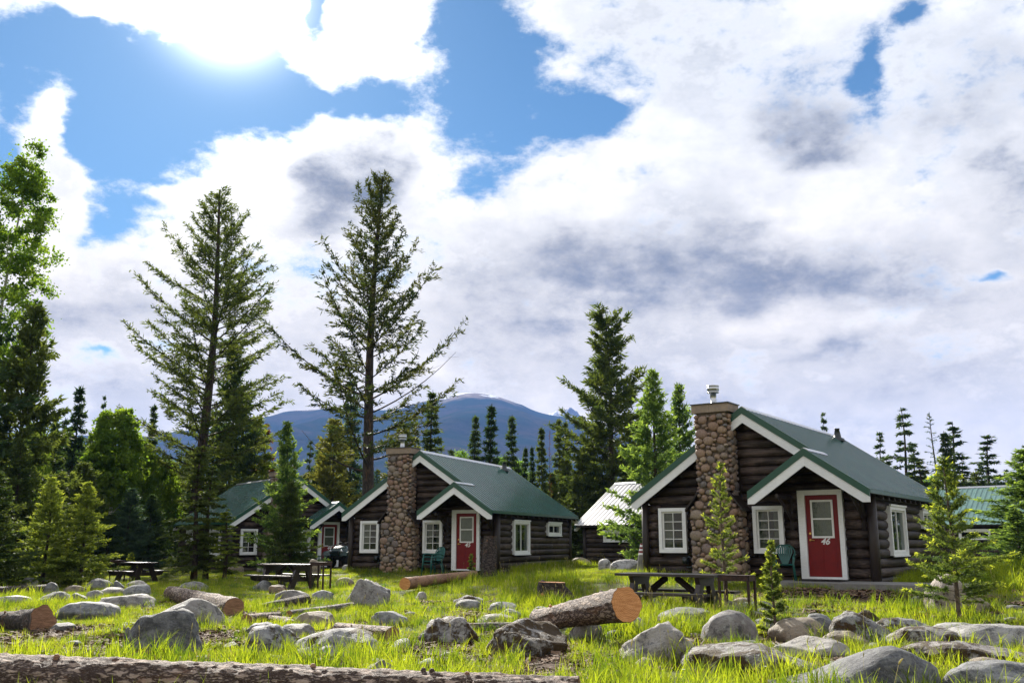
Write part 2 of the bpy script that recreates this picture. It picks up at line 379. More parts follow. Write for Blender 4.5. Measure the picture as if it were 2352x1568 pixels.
def leaf_mat(name, c0, c1, tip=None, trans=.45, sc=1.3, rough=.5, tcol=1.5, yel=.0):
    m, t = mat_new(name); p = geo(t); r = rnd_obj(t)
    n = t.noise(p, sc, 4, .6); n2 = t.noise(p, sc*11, 2, .6)
    f = t.m('ADD', t.m('MULTIPLY', n, .65), t.m('ADD', t.m('MULTIPLY', n2, .35), t.m('MULTIPLY_ADD', r, .12, -.06)))
    col = t.mix(t.ss(f, .33, .67), c0, c1)
    if tip:
        a = t.new('ShaderNodeAttribute', attribute_name='tip'); col = t.mix(a.outputs['Fac'], col, tip)
    d = t.new('ShaderNodeBsdfPrincipled'); t.put(d.inputs['Base Color'], col); d.inputs['Roughness'].default_value = rough+.15; d.inputs['Specular IOR Level'].default_value = .14
    tr = t.new('ShaderNodeBsdfTranslucent'); t.put(tr.inputs[0], t.mix(1., col, (tcol*1.05, tcol, tcol*.45), 'MULTIPLY'))
    mx = t.new('ShaderNodeMixShader'); mx.inputs[0].default_value = trans; t.l.new(d.outputs[0], mx.inputs[1]); t.l.new(tr.outputs[0], mx.inputs[2])
    fin(t, mx); return m
M['fir'] = leaf_mat('fir_needles', (.034, .064, .022), (.130, .165, .046), None, .45)
M['fir_dark'] = leaf_mat('spruce_needles', (.022, .052, .027), (.078, .122, .050), None, .42)
M['fir_blue'] = leaf_mat('blue_spruce_needles', (.025, .060, .046), (.078, .130, .085), None, .40)
M['fir_olive'] = leaf_mat('olive_fir_needles', (.072, .110, .026), (.205, .265, .055), (.27, .32, .06), .5)
M['fir_gold'] = leaf_mat('golden_fir_needles', (.070, .095, .026), (.200, .205, .055), None, .42)
M['fir_bright'] = leaf_mat('bright_spruce_needles', (.038, .085, .032), (.125, .200, .062), (.22, .32, .08), .48)
M['fir_young'] = leaf_mat('sapling_needles', (.060, .105, .034), (.175, .225, .060), (.44, .50, .08), .52)
M['fir_red'] = leaf_mat('dead_red_needles', (.09, .035, .022), (.19, .085, .045), None, .3)
M['aspen'] = leaf_mat('aspen_leaves', (.070, .140, .020), (.190, .270, .040), None, .55, 1., .45, 1.8)
M['aspen_pale'] = leaf_mat('pale_aspen_leaves', (.10, .19, .035), (.20, .32, .06), None, .55, 1., .45, 1.8)
M['grass'] = leaf_mat('grass_blades', (.055, .105, .013), (.265, .315, .026), (.42, .36, .12), .58, 1.2, .42, 1.9)
M['grass_dry'] = leaf_mat('dry_grass', (.20, .16, .07), (.42, .34, .18), None, .4)
M['seed'] = leaf_mat('grass_seed_heads', (.26, .25, .13), (.46, .42, .25), None, .45)
M['weed'] = leaf_mat('broad_weeds', (.06, .13, .03), (.13, .22, .05), None, .4)
M['petal'] = plain_mat('yellow_petal', (.80, .42, .01), .6, .2, var=.1)
M['petal_white'] = plain_mat('white_petal', (.75, .75, .70), .6, .2, var=.1)

# ------------------------------------------------------------------ ground
GP = [(-8,8,-.02),(0,8,0),(8,8,0),(-10,14,0),(0,14,0),(7,14,.05),(12,15,.3),(-13,25,0),(-5,22,.03),(2,22,.1),(8,18,.22),(12,20,.42),(3,17.3,.16),
 (5.5,26.5,.44),(9,22.5,.40),(12,24,.5),(13,30,.55),(15.5,25,.95),(20,30,1.3),(4,27.4,.55),(5,34,.62),(4,40,.6),(-6,38,.34),(-1,34.5,.28),(2,40,.40),
 (-3,35,.30),(3,46,.35),(-6.9,29,.08),(-15,37,-.05),(-12,53,.15),(-8,49,.2),(-17,60,.2),(-13,46,.08),(-20,35,0),(-15,30,-.05),(-24,32,.05),
 (0,70,.2),(40,70,.9),(-40,70,.2),(30,40,1.1),(0,150,.5),(-60,30,0),(60,20,1.),(0,-20,0),(30,0,.3),(-30,0,0)]
GA = np.array(GP, float)
def gzv(x, y):
    x = np.asarray(x, float); y = np.asarray(y, float)
    d2 = (x[..., None]-GA[:, 0])**2+(y[..., None]-GA[:, 1])**2+3.
    w = d2**-1.7; z = (w*GA[:, 2]).sum(-1)/w.sum(-1)
    near = np.exp(-(np.hypot(x, y)/140)**2)
    return z*near+.3*(1-near)+(.035*np.sin(x*1.1+y*.7)*np.sin(y*.9-x*.4)+.02*np.sin(x*2.9+1)*np.sin(y*2.3))*near
def gz(x, y): return float(gzv(x, y))
def gp(px, py, lift=0.):
    """the ground point seen at (px, py) of the working copy"""
    r = ray(px, py); t = 3.
    for _ in range(60):
        x, y = r[0]*t, r[1]*t; e = (EZ+r[2]*t)-(gz(x, y)+lift)
        t = min(max(t+e/max(-r[2], .02)*.6, 2), 160)
    return Vector((r[0]*t, r[1]*t, gz(r[0]*t, r[1]*t)+lift))
def gx(px, Y):
    """ground point at distance Y under pixel column px"""
    X = (px-1176)/F*Y
    for _ in range(3): X = (px-1176)/F*(Y*math.cos(TH)+(gz(X, Y)-EZ)*math.sin(TH))
    return Vector((X, Y, gz(X, Y)))
PATCH = [(1745,1462,62,26),(1600,1500,60,20),(1850,1500,60,26),(1210,1470,60,14),(1010,1490,70,26),(330,1485,110,26),(80,1470,100,22),(1900,1372,130,12),(760,1500,60,26),(1250,1510,60,30),(1980,1545,50,20)]
def patch_pts():
    out = []
    for px, py, rx, ry in PATCH:
        c = gp(px, py); rX = rx/F*c.y; a = gp(px, py-ry); b = gp(px, py+ry); out.append((c.x, c.y, rX, abs(a.y-b.y)/2+.15))
    return out
PP = patch_pts()
def barev(x, y):
    b = np.zeros_like(x)
    for cx, cy_, rx, ry in PP: b = np.maximum(b, 1.25-np.sqrt(((x-cx)/rx)**2+((y-cy_)/ry)**2))
    return np.clip(b*2, 0, 1)
def build_ground():
    xs = np.concatenate([-np.geomspace(9000, 34, 26), np.linspace(-33, 33, 265), np.geomspace(34, 9000, 26)])
    ys = np.concatenate([np.array([-600, -150, -50, -20, -8, -2, 2, 5]), np.linspace(6, 50, 221), np.geomspace(51, 9000, 34)])
    X, Y = np.meshgrid(xs, ys); Z = gzv(X, Y); nx, ny = len(xs), len(ys)
    V = np.stack([X.ravel(), Y.ravel(), Z.ravel()], 1)
    i = np.arange(nx-1)[None, :]+np.arange(ny-1)[:, None]*nx; i = i.ravel()
    T = np.stack([i, i+1, i+nx+1, i+nx], 1)
    m, t = mat_new('meadow_soil'); p = geo(t); n = t.noise(p, 1.1, 6, .62); nf = t.noise(p, 26, 5, .75); nv = t.voro(p, 34)
    bare = t.new('ShaderNodeAttribute', attribute_name='bare').outputs['Fac']
    col = t.mix(t.ss(n, .38, .62), (.055, .085, .018), (.12, .135, .035))
    col = t.mix(t.ss(nf, .48, .68), col, (.17, .13, .06))
    soil = t.mix(t.ss(nf, .3, .7), (.028, .017, .011), (.11, .066, .042)); soil = t.mix(t.ss(nv, .22, .1, 0, .7), soil, (.26, .19, .13))
    col = t.mix(t.m('MULTIPLY', bare, t.ss(n, .25, .5, .6, 1.)), col, soil)
    fin(t, pbsdf(t, col, .9, .2, bump=t.m('ADD', nf, nv), bstr=.7, bdist=.03))
    o = new_obj('ground', mesh_np('ground', V, T, m, True, {'bare': barev(V[:, 0], V[:, 1])})); tag(o, kind='structure')
build_ground()

def ridge_sheet(name, prof, Yb, Yr, seed, rough, mat, nx=420, ny=90, jag=0.):
    """a mountain: height field rising from Yb to a crest at Yr whose skyline follows prof"""
    px = np.array([p[0] for p in prof], float); py = np.array([p[1] for p in prof], float)
    hc = (1244-py)/2162*Yr; Xc = (px-1176)/F*Yr*1.005
    xs = np.linspace(Xc[0], Xc[-1], nx); H = np.interp(xs, Xc, hc); k = np.hanning(9); H = np.convolve(np.pad(H, 4, 'edge'), k/k.sum(), 'valid')
    v = np.linspace(0, 1.5, ny); V = np.zeros((ny, nx, 3))
    for j, t in enumerate(v):
        y = Yb+(Yr-Yb)*t; s = t if t < 1 else 1-(t-1)*1.7
        s = (s*s*(3-2*s)*.35+s*.65) if t < 1 else s
        V[j, :, 0] = xs*(.55+.45*min(t, 1.2)); V[j, :, 1] = y
        for i, x in enumerate(xs):
            q = Vector((V[j, i, 0]/900, y/900, seed)); e = mn.fractal(q, 1., 2., 6)
            e2 = abs(mn.noise(Vector((V[j, i, 0]/260, y/1500, seed+3))))
            amp = rough*min(1, t*2.2)*(.25+.75*min(1, abs(t-1)*4))
            V[j, i, 2] = H[i]*s+(e*.8-e2*.7)*amp+(jag*mn.fractal(Vector((x/170, y/170, seed+9)), .7, 2.1, 5) if t > .7 else 0)
            if t < .04: V[j, i, 2] = -60
    i = (np.arange(nx-1)[None, :]+np.arange(ny-1)[:, None]*nx).ravel(); T = np.stack([i, i+1, i+nx+1, i+nx], 1)
    o = new_obj(name, mesh_np(name, V.reshape(-1, 3), T, mat, True)); tag(o, kind='structure'); return o
def mountain_mat():
    m, t = mat_new('forested_mountain'); p = geo(t); x, y, z = t.sep(p)
    n = t.noise(p, .004, 7, .62); n2 = t.noise(p, .03, 6, .75)
    forest = t.mix(t.ss(n, .4, .6), (.012, .028, .014), (.050, .042, .030)); forest = t.mix(t.ss(n2, .45, .7), forest, (.012, .022, .012))
    rock = t.mix(t.ss(n2, .35, .65), (.16, .125, .10), (.30, .26, .22))
    zz = t.m('ADD', z, t.m('MULTIPLY', t.m('SUBTRACT', n, .5), 260.)); col = t.mix(t.ss(zz, 590, 650), forest, rock)
    sn = t.ss(t.m('ADD', t.noise(t.mapv(p, sc=(1, 1, 2.5)), .0075, 5, .6), t.ss(z, 600, 690, -.30, .03)), .50, .52)
    col = t.mix(t.m('MULTIPLY', sn, t.ss(z, 625, 640)), col, (.75, .78, .82))
    d = t.new('ShaderNodeBsdfDiffuse'); t.put(d.inputs[0], col); bp = t.new('ShaderNodeBump'); bp.inputs['Strength'].default_value = .35; bp.inputs['Distance'].default_value = 18; t.put(bp.inputs['Height'], n2); t.l.new(bp.outputs[0], d.inputs['Normal'])
    fin(t, d); return m
def snow_mat():
    m, t = mat_new('snowy_rock'); p = geo(t); n = t.noise(t.mapv(p, sc=(1, 1, .5)), .006, 7, .75)
    fin(t, pbsdf(t, t.mix(t.ss(n, .44, .54), (.10, .10, .11), (.80, .82, .86)), .8, .2, bump=n, bstr=.6, bdist=60)); return m
ridge_sheet('mountain', [(-700,1030),(-300,1015),(90,1002),(300,1008),(430,988),(560,975),(650,958),(700,949),(760,941),(850,946),(930,938),(985,922),(1030,910),(1060,905),(1090,903),(1120,906),(1150,914),(1200,937),(1240,951),(1290,961),(1340,974),(1420,1000),(1520,1040),(1650,1095),(1800,1150),(2200,1190),(3200,1210)],
            1500, 4600, 2.3, 95, mountain_mat())
ridge_sheet('snowy_peaks', [(1150,1010),(1230,985),(1262,962),(1274,945),(1284,958),(1300,950),(1316,938),(1326,946),(1345,968),(1365,960),(1380,985),(1480,1020)], 5000, 5700, 7.7, 40, snow_mat(), 160, 40, 60)
# ------------------------------------------------------------------ the log cabins
ST = {}   # shared meshes
def log_mesh():
    mb = MB(); n = 9; rings = [(0, .72), (.012, .96), (.5, 1), (.988, .96), (1, .72)]; vs = []; fs = []
    for x, k in rings:
        for i in range(n):
            a = 2*math.pi*i/n; vs.append((x, math.cos(a)*.092*k, math.sin(a)*.128*k))
    for r in range(4):
        for i in range(n): fs.append((r*n+i, r*n+(i+1) % n, (r+1)*n+(i+1) % n, (r+1)*n+i))
    mb.add(vs, fs, True); mb.f += [tuple(range(n-1, -1, -1)), tuple(4*n+i for i in range(n))]; mb.sm += [False, False]
    return mb.mesh('log', M['log'])
def panel_mesh(L, name='roof_panel', w=.30):
    mb = MB(); prof = [(0, 0), (.10, 0), (.112, .019), (.178, .019), (.19, 0), (w, 0)]
    sag = [(0, 0), (.5, 0), (.8, 0), (1, 0)] ; vs = []; fs = []
    xs = [0, L]
    for x in xs:
        for y, z in prof: vs.append((x, y, z))
    k = len(prof)
    for i in range(k-1): fs.append((i, i+k, i+k+1, i+1))
    # a folded edge at the eave
    vs += [(L, y, z-.03) for y, z in prof]
    for i in range(k-1): fs.append((i+k, i+2*k, i+2*k+1, i+k+1))
    mb.add(vs, fs); return mb.mesh(name, M['roof'])
def window_parts(root, loc, rz, w, h, cols, rows, slider=False, curtain='both', r=None):
    """casing in the x-z plane facing -y; its pieces are children"""
    c = .095; d0, d1 = -.17, -.09
    mb = MB(); mb.prism([(0, 0), (w, 0), (w-c, c), (c, c)], d0, .08); mb.prism([(0, h), (c, h-c), (w-c, h-c), (w, h)], d0+.003, .08)
    mb.prism([(0, 0), (c, c), (c, h-c), (0, h)], d0, .08); mb.prism([(w, 0), (w, h), (w-c, h-c), (w-c, c)], d0, .08)
    if slider: mb.box(-.02, w+.02, d0-.03, d0+.02, h-.005, h+.045); mb.box(-.01, w+.01, d0-.03, d0+.01, -.03, -.003)
    f = mb.build('window', M['white'], root, loc=loc, rot=(0, 0, rz))
    s = .045; a0, a1, b0, b1 = c+.002, w-c-.002, c+.002, h-c-.002
    sb = MB(); sb.box(a0, a1, -.11, -.04, b0, b0+s); sb.box(a0, a1, -.11, -.04, b1-s, b1); sb.box(a0, a0+s, -.109, -.04, b0+s, b1-s); sb.box(a1-s, a1, -.109, -.04, b0+s, b1-s)
    gx0, gx1, gz0, gz1 = a0+s, a1-s, b0+s, b1-s; pw = (gx1-gx0)/cols; ph = (gz1-gz0)/rows
    mw = .018 if not slider else .05
    for i in range(1, cols): sb.box(gx0+pw*i-mw/2, gx0+pw*i+mw/2, -.104, -.062, gz0, gz1)
    for j in range(1, rows): sb.box(gx0, gx1, -.103, -.064, gz0+ph*j-.009, gz0+ph*j+.009)
    sb.build('sash', M['vinyl'], f)
    key = ('pane', round(pw, 3), round(ph, 3))
    if key not in ST: ST[key] = MB().box(0, pw, -.004, .004, 0, ph).mesh('pane', M['glass'])
    for i in range(cols):
        for j in range(rows): new_obj('pane', ST[key], f, (gx0+pw*i, -.083, gz0+ph*j))
    def curt(x0, x1, z0=gz0-.01, z1=gz1+.01):
        n = 26; vs = []; fs = []
        for k in range(n+1):
            x = x0+(x1-x0)*k/n; y = .0+.022*math.sin(k*1.9)+.008*math.sin(k*4.7)
            vs += [(x, y, z0), (x, y, z1)]
        for k in range(n): fs.append((2*k, 2*k+2, 2*k+3, 2*k+1))
        return MB().add(vs, fs, True)
    W_ = gx1-gx0
    if curtain == 'left': curt(gx0-.02, gx0+W_*.40).build('curtain', M['curtain'], f)
    elif curtain == 'both': curt(gx0-.02, gx0+W_*.36).build('curtain', M['curtain'], f); curt(gx1-W_*.30, gx1+.02).build('curtain', M['curtain'], f)
    elif curtain == 'full': curt(gx0-.02, gx1+.02).build('curtain', M['curtain'], f)
    MB().box(gx0-.03, gx1+.03, .055, .07, gz0-.03, gz1+.03).build('window_back', M['interior'], f)
    return f
def number_mesh(txt, size=.225):
    cu = bpy.data.curves.new('number', 'FONT'); cu.body = txt; cu.size = size; cu.shear = .35; cu.extrude = .003; cu.offset = .005; cu.align_x = 'CENTER'; cu.resolution_u = 4
    o = bpy.data.objects.new('number_tmp', cu); COL.objects.link(o); bpy.context.view_layer.update()
    me = bpy.data.meshes.new_from_object(o.evaluated_get(bpy.context.evaluated_depsgraph_get())); bpy.data.objects.remove(o)
    me.materials.clear(); me.materials.append(M['vinyl']); me.name = 'number'; return me
def stone_variants():
    out = []
    for s in range(5):
        bm = bmesh.new(); bmesh.ops.create_icosphere(bm, subdivisions=2, radius=1)
        for v in bm.verts:
            n = v.co.normalized(); k = 1+.17*mn.noise(n*1.3+Vector((s*7, 0, 0)))
            v.co = Vector((math.copysign(abs(n.x)**.86, n.x), math.copysign(abs(n.y)**.8, n.y), math.copysign(abs(n.z)**.86, n.z)))*k
        me = bpy.data.meshes.new('stone'); bm.to_mesh(me); bm.free(); me.polygons.foreach_set('use_smooth', [True]*len(me.polygons)); me.materials.append(M['stone']); out.append(me)
    return out
def pack(inside, x0, x1, z0, z1, rnd, classes=((.150, 50), (.122, 200), (.10, 500), (.083, 1400), (.066, 3000), (.050, 3500))):
    P = np.zeros((0, 3))
    for r, n in classes:
        for _ in range(n):
            rr = r*rnd.uniform(.92, 1.08); x = rnd.uniform(x0, x1); z = rnd.uniform(z0, z1)
            if not inside(x, z, rr): continue
            if len(P):
                d = np.hypot(P[:, 0]-x, (P[:, 1]-z)*1.18)
                if (d < (P[:, 2]+rr)*.955).any(): continue
            P = np.vstack([P, (x, z, rr)])
    return P
XR, ZR, SL = -3.11, 4.43, .685
def zroof(x): return ZR-SL*abs(x-XR)
def chimney(root):
    rnd = random.Random(11)
    lo, up = (-4.60, -3.25), (-4.38, -3.45); D0 = -.52
    core = MB(); core.prism([(lo[0]+.04, -.45), (lo[1]-.04, -.45), (lo[1]-.04, 1.75), (up[1]-.04, 2.0), (up[1]-.04, 4.33), (up[0]+.04, 4.33), (up[0]+.04, 2.0), (lo[0]+.04, 1.75)], D0+.03, .12)
    ch = core.build('chimney', M['mortar'], root)
    var = stone_variants()
    def half(z):
        if z < 1.75: return lo
        if z > 2.0: return up
        k = (z-1.75)/.25; return (lo[0]+(up[0]-lo[0])*k, lo[1]+(up[1]-lo[1])*k)
    ins = lambda x, z, r: half(z)[0]+r*.9-.02 < x < half(z)[1]-r*.9+.02 and -.40+r < z < 4.31-r
    pts = []
    for x, z, r in pack(ins, lo[0], lo[1], -.4, 4.3, rnd): pts.append((x, D0, z, r, 0))
    for side, sg in ((1, 1), (0, -1)):
        for v, z, r in pack(lambda x, z, r: D0+r*.9+.02 < x < .0-r*.3 and -.4+r < z < 4.31-r, D0, 0, -.4, 4.3, rnd):
            pts.append((half(z)[side], v, z, r, sg))
    parts = [p for p in pts if p[4] >= 0]; parts.sort(key=lambda p: -p[3]); rest = [p for p in pts if p[4] < 0]+parts[300:]; parts = parts[:300]
    def M4(p):
        x, v, z, r, sg = p; el = rnd.uniform(.90, 1.28)
        R_ = Matrix.Rotation(rnd.uniform(-.5, .5), 4, 'Y') if sg == 0 else Matrix.Rotation(rnd.uniform(-.3, .3), 4, 'X')
        S = Matrix.Diagonal((r*el, .075 if sg == 0 else r*el, r*.87, 1)) if sg == 0 else Matrix.Diagonal((.07, r*el, r*.87, 1))
        return Matrix.Translation((x, v, z)) @ R_ @ S
    for p in parts:
        o = new_obj('stone', var[rnd.randrange(5)], ch); o.matrix_local = M4(p)
    mb = MB()
    for p in rest:
        me = var[rnd.randrange(5)]; m4 = M4(p); mb.add([m4 @ v.co for v in me.vertices], [tuple(q.vertices) for q in me.polygons], True)
    tag(mb.build('stone_cladding', M['stone'], ch), kind='stuff')
    for s, x in ((-1, lo[0]), (1, lo[1])):
        xu = up[0] if s < 0 else up[1]
        mb = MB(); a = (x+s*.14, 1.66); b = (xu-s*.02, 2.12)
        pl = [a, (a[0], a[1]+.07), (b[0], b[1]+.07), b]; mb.prism(pl if s < 0 else pl[::-1], D0-.09, .0); mb.build('shoulder_cap', M['beam'], ch)
    MB().box(up[0]-.07, up[1]+.07, D0-.06, .18, 4.33, 4.55).build('cap_block', M['capstone'], ch)
    mb = MB(); mb.box(up[0]-.10, up[1]+.10, D0-.09, .21, 4.552, 4.58); mb.box((up[0]+up[1])/2-.02, (up[0]+up[1])/2-.014, D0-.062, D0-.058, 4.33, 4.55); mb.build('cap_flashing', M['dark_metal'], ch)
    fx, fy = (up[0]+up[1])/2-.02, -.22
    fl = MB().lathe([(.115, 4.58), (.11, 4.62), (.085, 4.63), (.085, 4.90), (.16, 4.905), (.16, 4.93), (.15, 4.93), (.15, 4.97), (.165, 4.97), (.165, 5.06), (.15, 5.065), (.15, 5.08), (.17, 5.085), (.168, 5.11), (.0, 5.125)], 20, Matrix.Translation((fx, fy, 0)))
    fl.build('flue_pipe', M['metal'], ch)
    return ch
def cabin_proto():
    root = empty('log_cabin', (0, 0, 0)); rnd = random.Random(3)
    ST['log'] = log_mesh(); th = math.atan(SL)
    def log(x0, x1, y, z, side=False):
        if x1-x0 < .06: return
        k = rnd.uniform(.96, 1.03)
        o = new_obj('log', ST['log'], root, (x0, y, z) if not side else (y, x0, z), (rnd.uniform(0, 0), 0, 0) if not side else (0, 0, math.pi/2), (x1-x0, k, k))
        o['w'] = 'side' if side else 'front'
    # core of the walls, set back behind the logs
    mb = MB(); mb.prism([(-6.1, -.5), (-.1, -.5), (-.1, 1.98), (XR, zroof(XR)-.22), (-6.1, 1.98)], .085, 8.5); mb.build('wall', M['soffit'], root)
    MB().box(-6.22, .02, .02, 8.56, -.75, -.27).build('foundation', M['concrete'], root)
    W1 = (-5.785, -4.95, .563, 1.79); W2 = (-3.03, -2.21, .563, 1.79); DR = (-1.80, -.655, -.3, 2.166)
    k = 0
    while True:
        z = -.15+.24*k; k += 1
        xa, xb = -6.2, 0.
        lim = zroof(XR)-.30
        if z > 1.9:
            hw = (lim-z)/SL
            if hw < .25: break
            xa, xb = max(xa+.05, XR-hw), min(xb-.05, XR+hw)
        seg = [(xa, xb)]
        for ox0, ox1, oz0, oz1 in (W1, W2, DR):
            if oz0-.06 < z < oz1+.06:
                nw = []
                for a, b in seg:
                    if ox0 > a and ox1 < b: nw += [(a, ox0+.012), (ox1-.012, b)]
                    else: nw.append((a, b))
                seg = nw
        if -.2 < z < 4.2: 
            nw = []
            for a, b in seg:
                if a < -4.55 and b > -3.3: nw += [(a, -4.5), (-3.35, b)]
                else: nw.append((a, b))
            seg = nw
        for a, b in seg: log(a+.01, b-.01, .05, z)
    SW = [(1.50, 3.22, .508, 1.787), (5.40, 7.15, 1.244, 1.784)]
    for sx in (-.05, -6.15):
        k = 0
        while -.15+.24*k < 2.0:
            z = -.15+.24*k; k += 1; seg = [(.12, 8.5)]
            for a0, b0, c0, c1 in SW:
                if c0-.06 < z < c1+.06: seg = [q for a, b in seg for q in ([(a, a0+.012), (b0-.012, b)] if a0 > a and b0 < b else [(a, b)])]
            out = []
            for a, b in seg:
                if b-a > 2.6 and rnd.random() < .55: c = a+(b-a)*rnd.uniform(.3, .7); out += [(a, c-.006), (c+.006, b)]
                else: out.append((a, b))
            for a, b in out: log(a, b, sx, z, True)
    for nm, x, y, w in (('corner_post', .02, -.02, .125), ('corner_post', -6.24, -.02, .105), ('corner_post', .01, 8.52, .10), ('corner_post', -6.21, 8.52, .10)):
        MB().tube([(x, y, -.55), (x, y, 2.06)], w, 10).build(nm, M['beam'], root)
    # windows and door
    window_parts(root, (W1[0], .05, W1[2]), 0, W1[1]-W1[0], W1[3]-W1[2], 2, 4, curtain='left')
    window_parts(root, (W2[0], .05, W2[2]), 0, W2[1]-W2[0], W2[3]-W2[2], 2, 4, curtain='both')
    for (a0, b0, c0, c1) in SW:
        window_parts(root, (-.05, a0, c0), math.pi/2, b0-a0, c1-c0, 2, 1, True, 'left' if c1-c0 > 1 else 'none')
        window_parts(root, (-6.15, b0, c0), -math.pi/2, b0-a0, c1-c0, 2, 1, True, 'left' if c1-c0 > 1 else 'none')
    a, b, t = -1.80, -.655, 2.166; c, d = -1.615, -.775
    mb = MB(); mb.prism([(a, -.06), (c, -.06), (c, 2.04), (a, t)], -.12, .10); mb.prism([(b, -.06), (b, t), (d, 2.04), (d, -.06)], -.12, .10); mb.prism([(a, t), (c, 2.04), (d, 2.04), (b, t)], -.122, .10)
    mb.box(c, d, -.10, .02, -.06, -.005)
    mb.build('door_frame', M['white'], root)
    door = MB().box(c+.004, d-.004, -.055, .02, 0, 2.035).build('door', M['red'], root); dw = d-c
    def ring(x0, x1, z0, z1, c_, y0, y1, nm, mt, par, mid=None):
        q = MB(); q.box(x0, x1, y0, y1, z0, z0+c_); q.box(x0, x1, y0, y1, z1-c_, z1); q.box(x0, x0+c_, y0, y1, z0+c_, z1-c_); q.box(x1-c_, x1, y0, y1, z0+c_, z1-c_)
        if mid: q.box(x0+c_, x1-c_, y0, y1-.002, mid-.02, mid+.02)
        return q.build(nm, mt, par)
    wx0, wx1, wz0, wz1 = c+dw*.155, c+dw*.835, .955, 1.915
    ring(wx0, wx1, wz0, wz1, .05, -.075, -.0555, 'door_window', M['vinyl'], door, (wz0+wz1)/2)
    ST['dpane'] = MB().box(0, wx1-wx0-.1, -.003, .003, 0, (wz1-wz0)/2-.07).mesh('pane', M['glass'])
    MB().box(wx0+.045, wx1-.045, -.0575, -.0562, wz0+.045, wz1-.045).build('window_back', M['interior'], door)
    vs = []; fs = []; n = 30
    for k in range(n+1):
        x = wx0+.05+(wx1-wx0-.1)*k/n; y = -.0625+.0035*math.sin(k*1.75); vs += [(x, y, wz0+.06), (x, y, wz1-.05)]
    for k in range(n): fs.append((2*k, 2*k+2, 2*k+3, 2*k+1))
    MB().add(vs, fs, True).build('curtain', M['curtain'], door)
    for zz in (wz0+.05, (wz0+wz1)/2+.02): new_obj('pane', ST['dpane'], door, (wx0+.05, -.070, zz))
    for px0, px1 in ((c+.14, c+.39), (c+.47, d-.12)):
        q = MB(); q.box(px0, px1, -.064, -.0555, .22, .74); q.box(px0+.045, px1-.045, -.070, -.0645, .27, .69); q.build('door_panel', M['red'], door)
    q = MB(); q.tube([(c+.09, -.055, 1.07), (c+.09, -.085, 1.07)], .028, 12); q.build('deadbolt', M['brass'], door)
    q = MB(); q.tube([(c+.09, -.055, .91), (c+.09, -.10, .91)], .024, 12); q.tube([(c+.09, -.10, .91), (c+.15, -.105, .905), (c+.20, -.10, .895)], [.012, .011, .008], 8); q.build('handle', M['brass'], door)
    num = new_obj('number', ST['n46'], door, (c+dw*.53, -.0585, .80), (math.pi/2, 0, 0))
    # roof
    LM = (.30-XR)*math.sqrt(1+SL*SL); LP = (.30+1.213)*math.sqrt(1+SL*SL)
    pm = panel_mesh(LM); pp = panel_mesh(LP)
    for i in range(31):
        y = -.27+.2975*i
        o = new_obj('roof_panel', pm, root, (XR, y, ZR), (0, th, 0)); o['w'] = 'roof'
        o = new_obj('roof_panel', pm, root, (XR, y+.30, ZR), (0, th, math.pi)); o['w'] = 'roof'
    for i in range(3):
        new_obj('roof_panel', pp, root, (-1.213, -1.17+.30*i, zroof(-1.213)), (0, th, 0), (1, 1, 1))
    for i in range(4): new_obj('roof_panel', pp, root, (-1.213, -1.17+.299*(i+1)+.004, zroof(-1.213)), (0, th, math.pi), (1, 1, 1))
    e = .02
    def deck(x0, z0, x1, z1, y0, y1, nm='roof_deck', t_=.10):
        pl = [(x0, z0-e), (x0, z0-e-t_), (x1, z1-e-t_), (x1, z1-e)]; q = MB(); q.prism(pl if x1 > x0 else pl[::-1], y0, y1); return q.build(nm, M['soffit'], root)
    deck(XR, ZR, .28, zroof(.28), -.265, 8.91); deck(XR, ZR, -6.50, zroof(-6.50), -.265, 8.91)
    zp = zroof(-1.213); deck(-1.213, zp, .28, zroof(.28), -1.165, -.267); deck(-1.213, zp, -2.71, zp-SL*1.497, -1.165, .05)
    # rake boards: white board below a green metal edge
    def rake(xp, zp_, xe, y, full=True, nm=('fascia_board', 'rake_trim'), th_=.04, gt=.17, wt=.25):
        s = 1 if xe > xp else -1; f = lambda x, o: zp_-SL*abs(x-xp)-o
        g = [(xp, f(xp, -.02)), (xp, f(xp, gt)), (xe, f(xe, gt)), (xe, f(xe, -.02))]
        zb = f(xe, gt)-.13; xk = xe-s*((zb-(f(xe, gt+wt)))/SL)
        w = [(xp, f(xp, gt)), (xp, f(xp, gt+wt)), (xk, zb), (xe, zb), (xe, f(xe, gt))] if full else [(xp, f(xp, gt)), (xp, f(xp, gt+wt)), (xe, f(xe, gt+wt)), (xe, f(xe, gt))]
        if s < 0: g = g[::-1]; w = w[::-1]
        MB().prism(g, y-th_-.02, y).build(nm[1], M['green_trim'], root); MB().prism(w, y-th_, y-.002).build(nm[0], M['white'], root)
    rake(XR, ZR, -6.52, -.27); rake(XR, ZR, -1.25, -.27, False)
    rake(-1.213, zp, -2.72, -1.17); rake(-1.213, zp, .31, -1.17)
    rake(XR, ZR, .31, 8.975); rake(XR, ZR, -6.52, 8.975)
    for x0, s in ((.30, 1), (-6.51, -1)):
        ya = -1.17 if s > 0 else -.27
        MB().box(min(x0, x0+s*.02), max(x0, x0+s*.02), ya, 8.93, zroof(.30)-.09, zroof(.30)+.005).build('eave_trim', M['green_trim'], root)
        for i in range(15):
            y = .2+i*.6; q = MB(); xa, xb = (0., .27) if s > 0 else (-6.2, -6.48)
            pl = [(xa, zroof(.0)-.14), (xa, zroof(.0)-.28), (xb, zroof(.28)-.22), (xb, zroof(.28)-.13)]; q.prism(pl if s < 0 else pl[::-1], y, y+.05); q.build('rafter_tail', M['beam'], root)
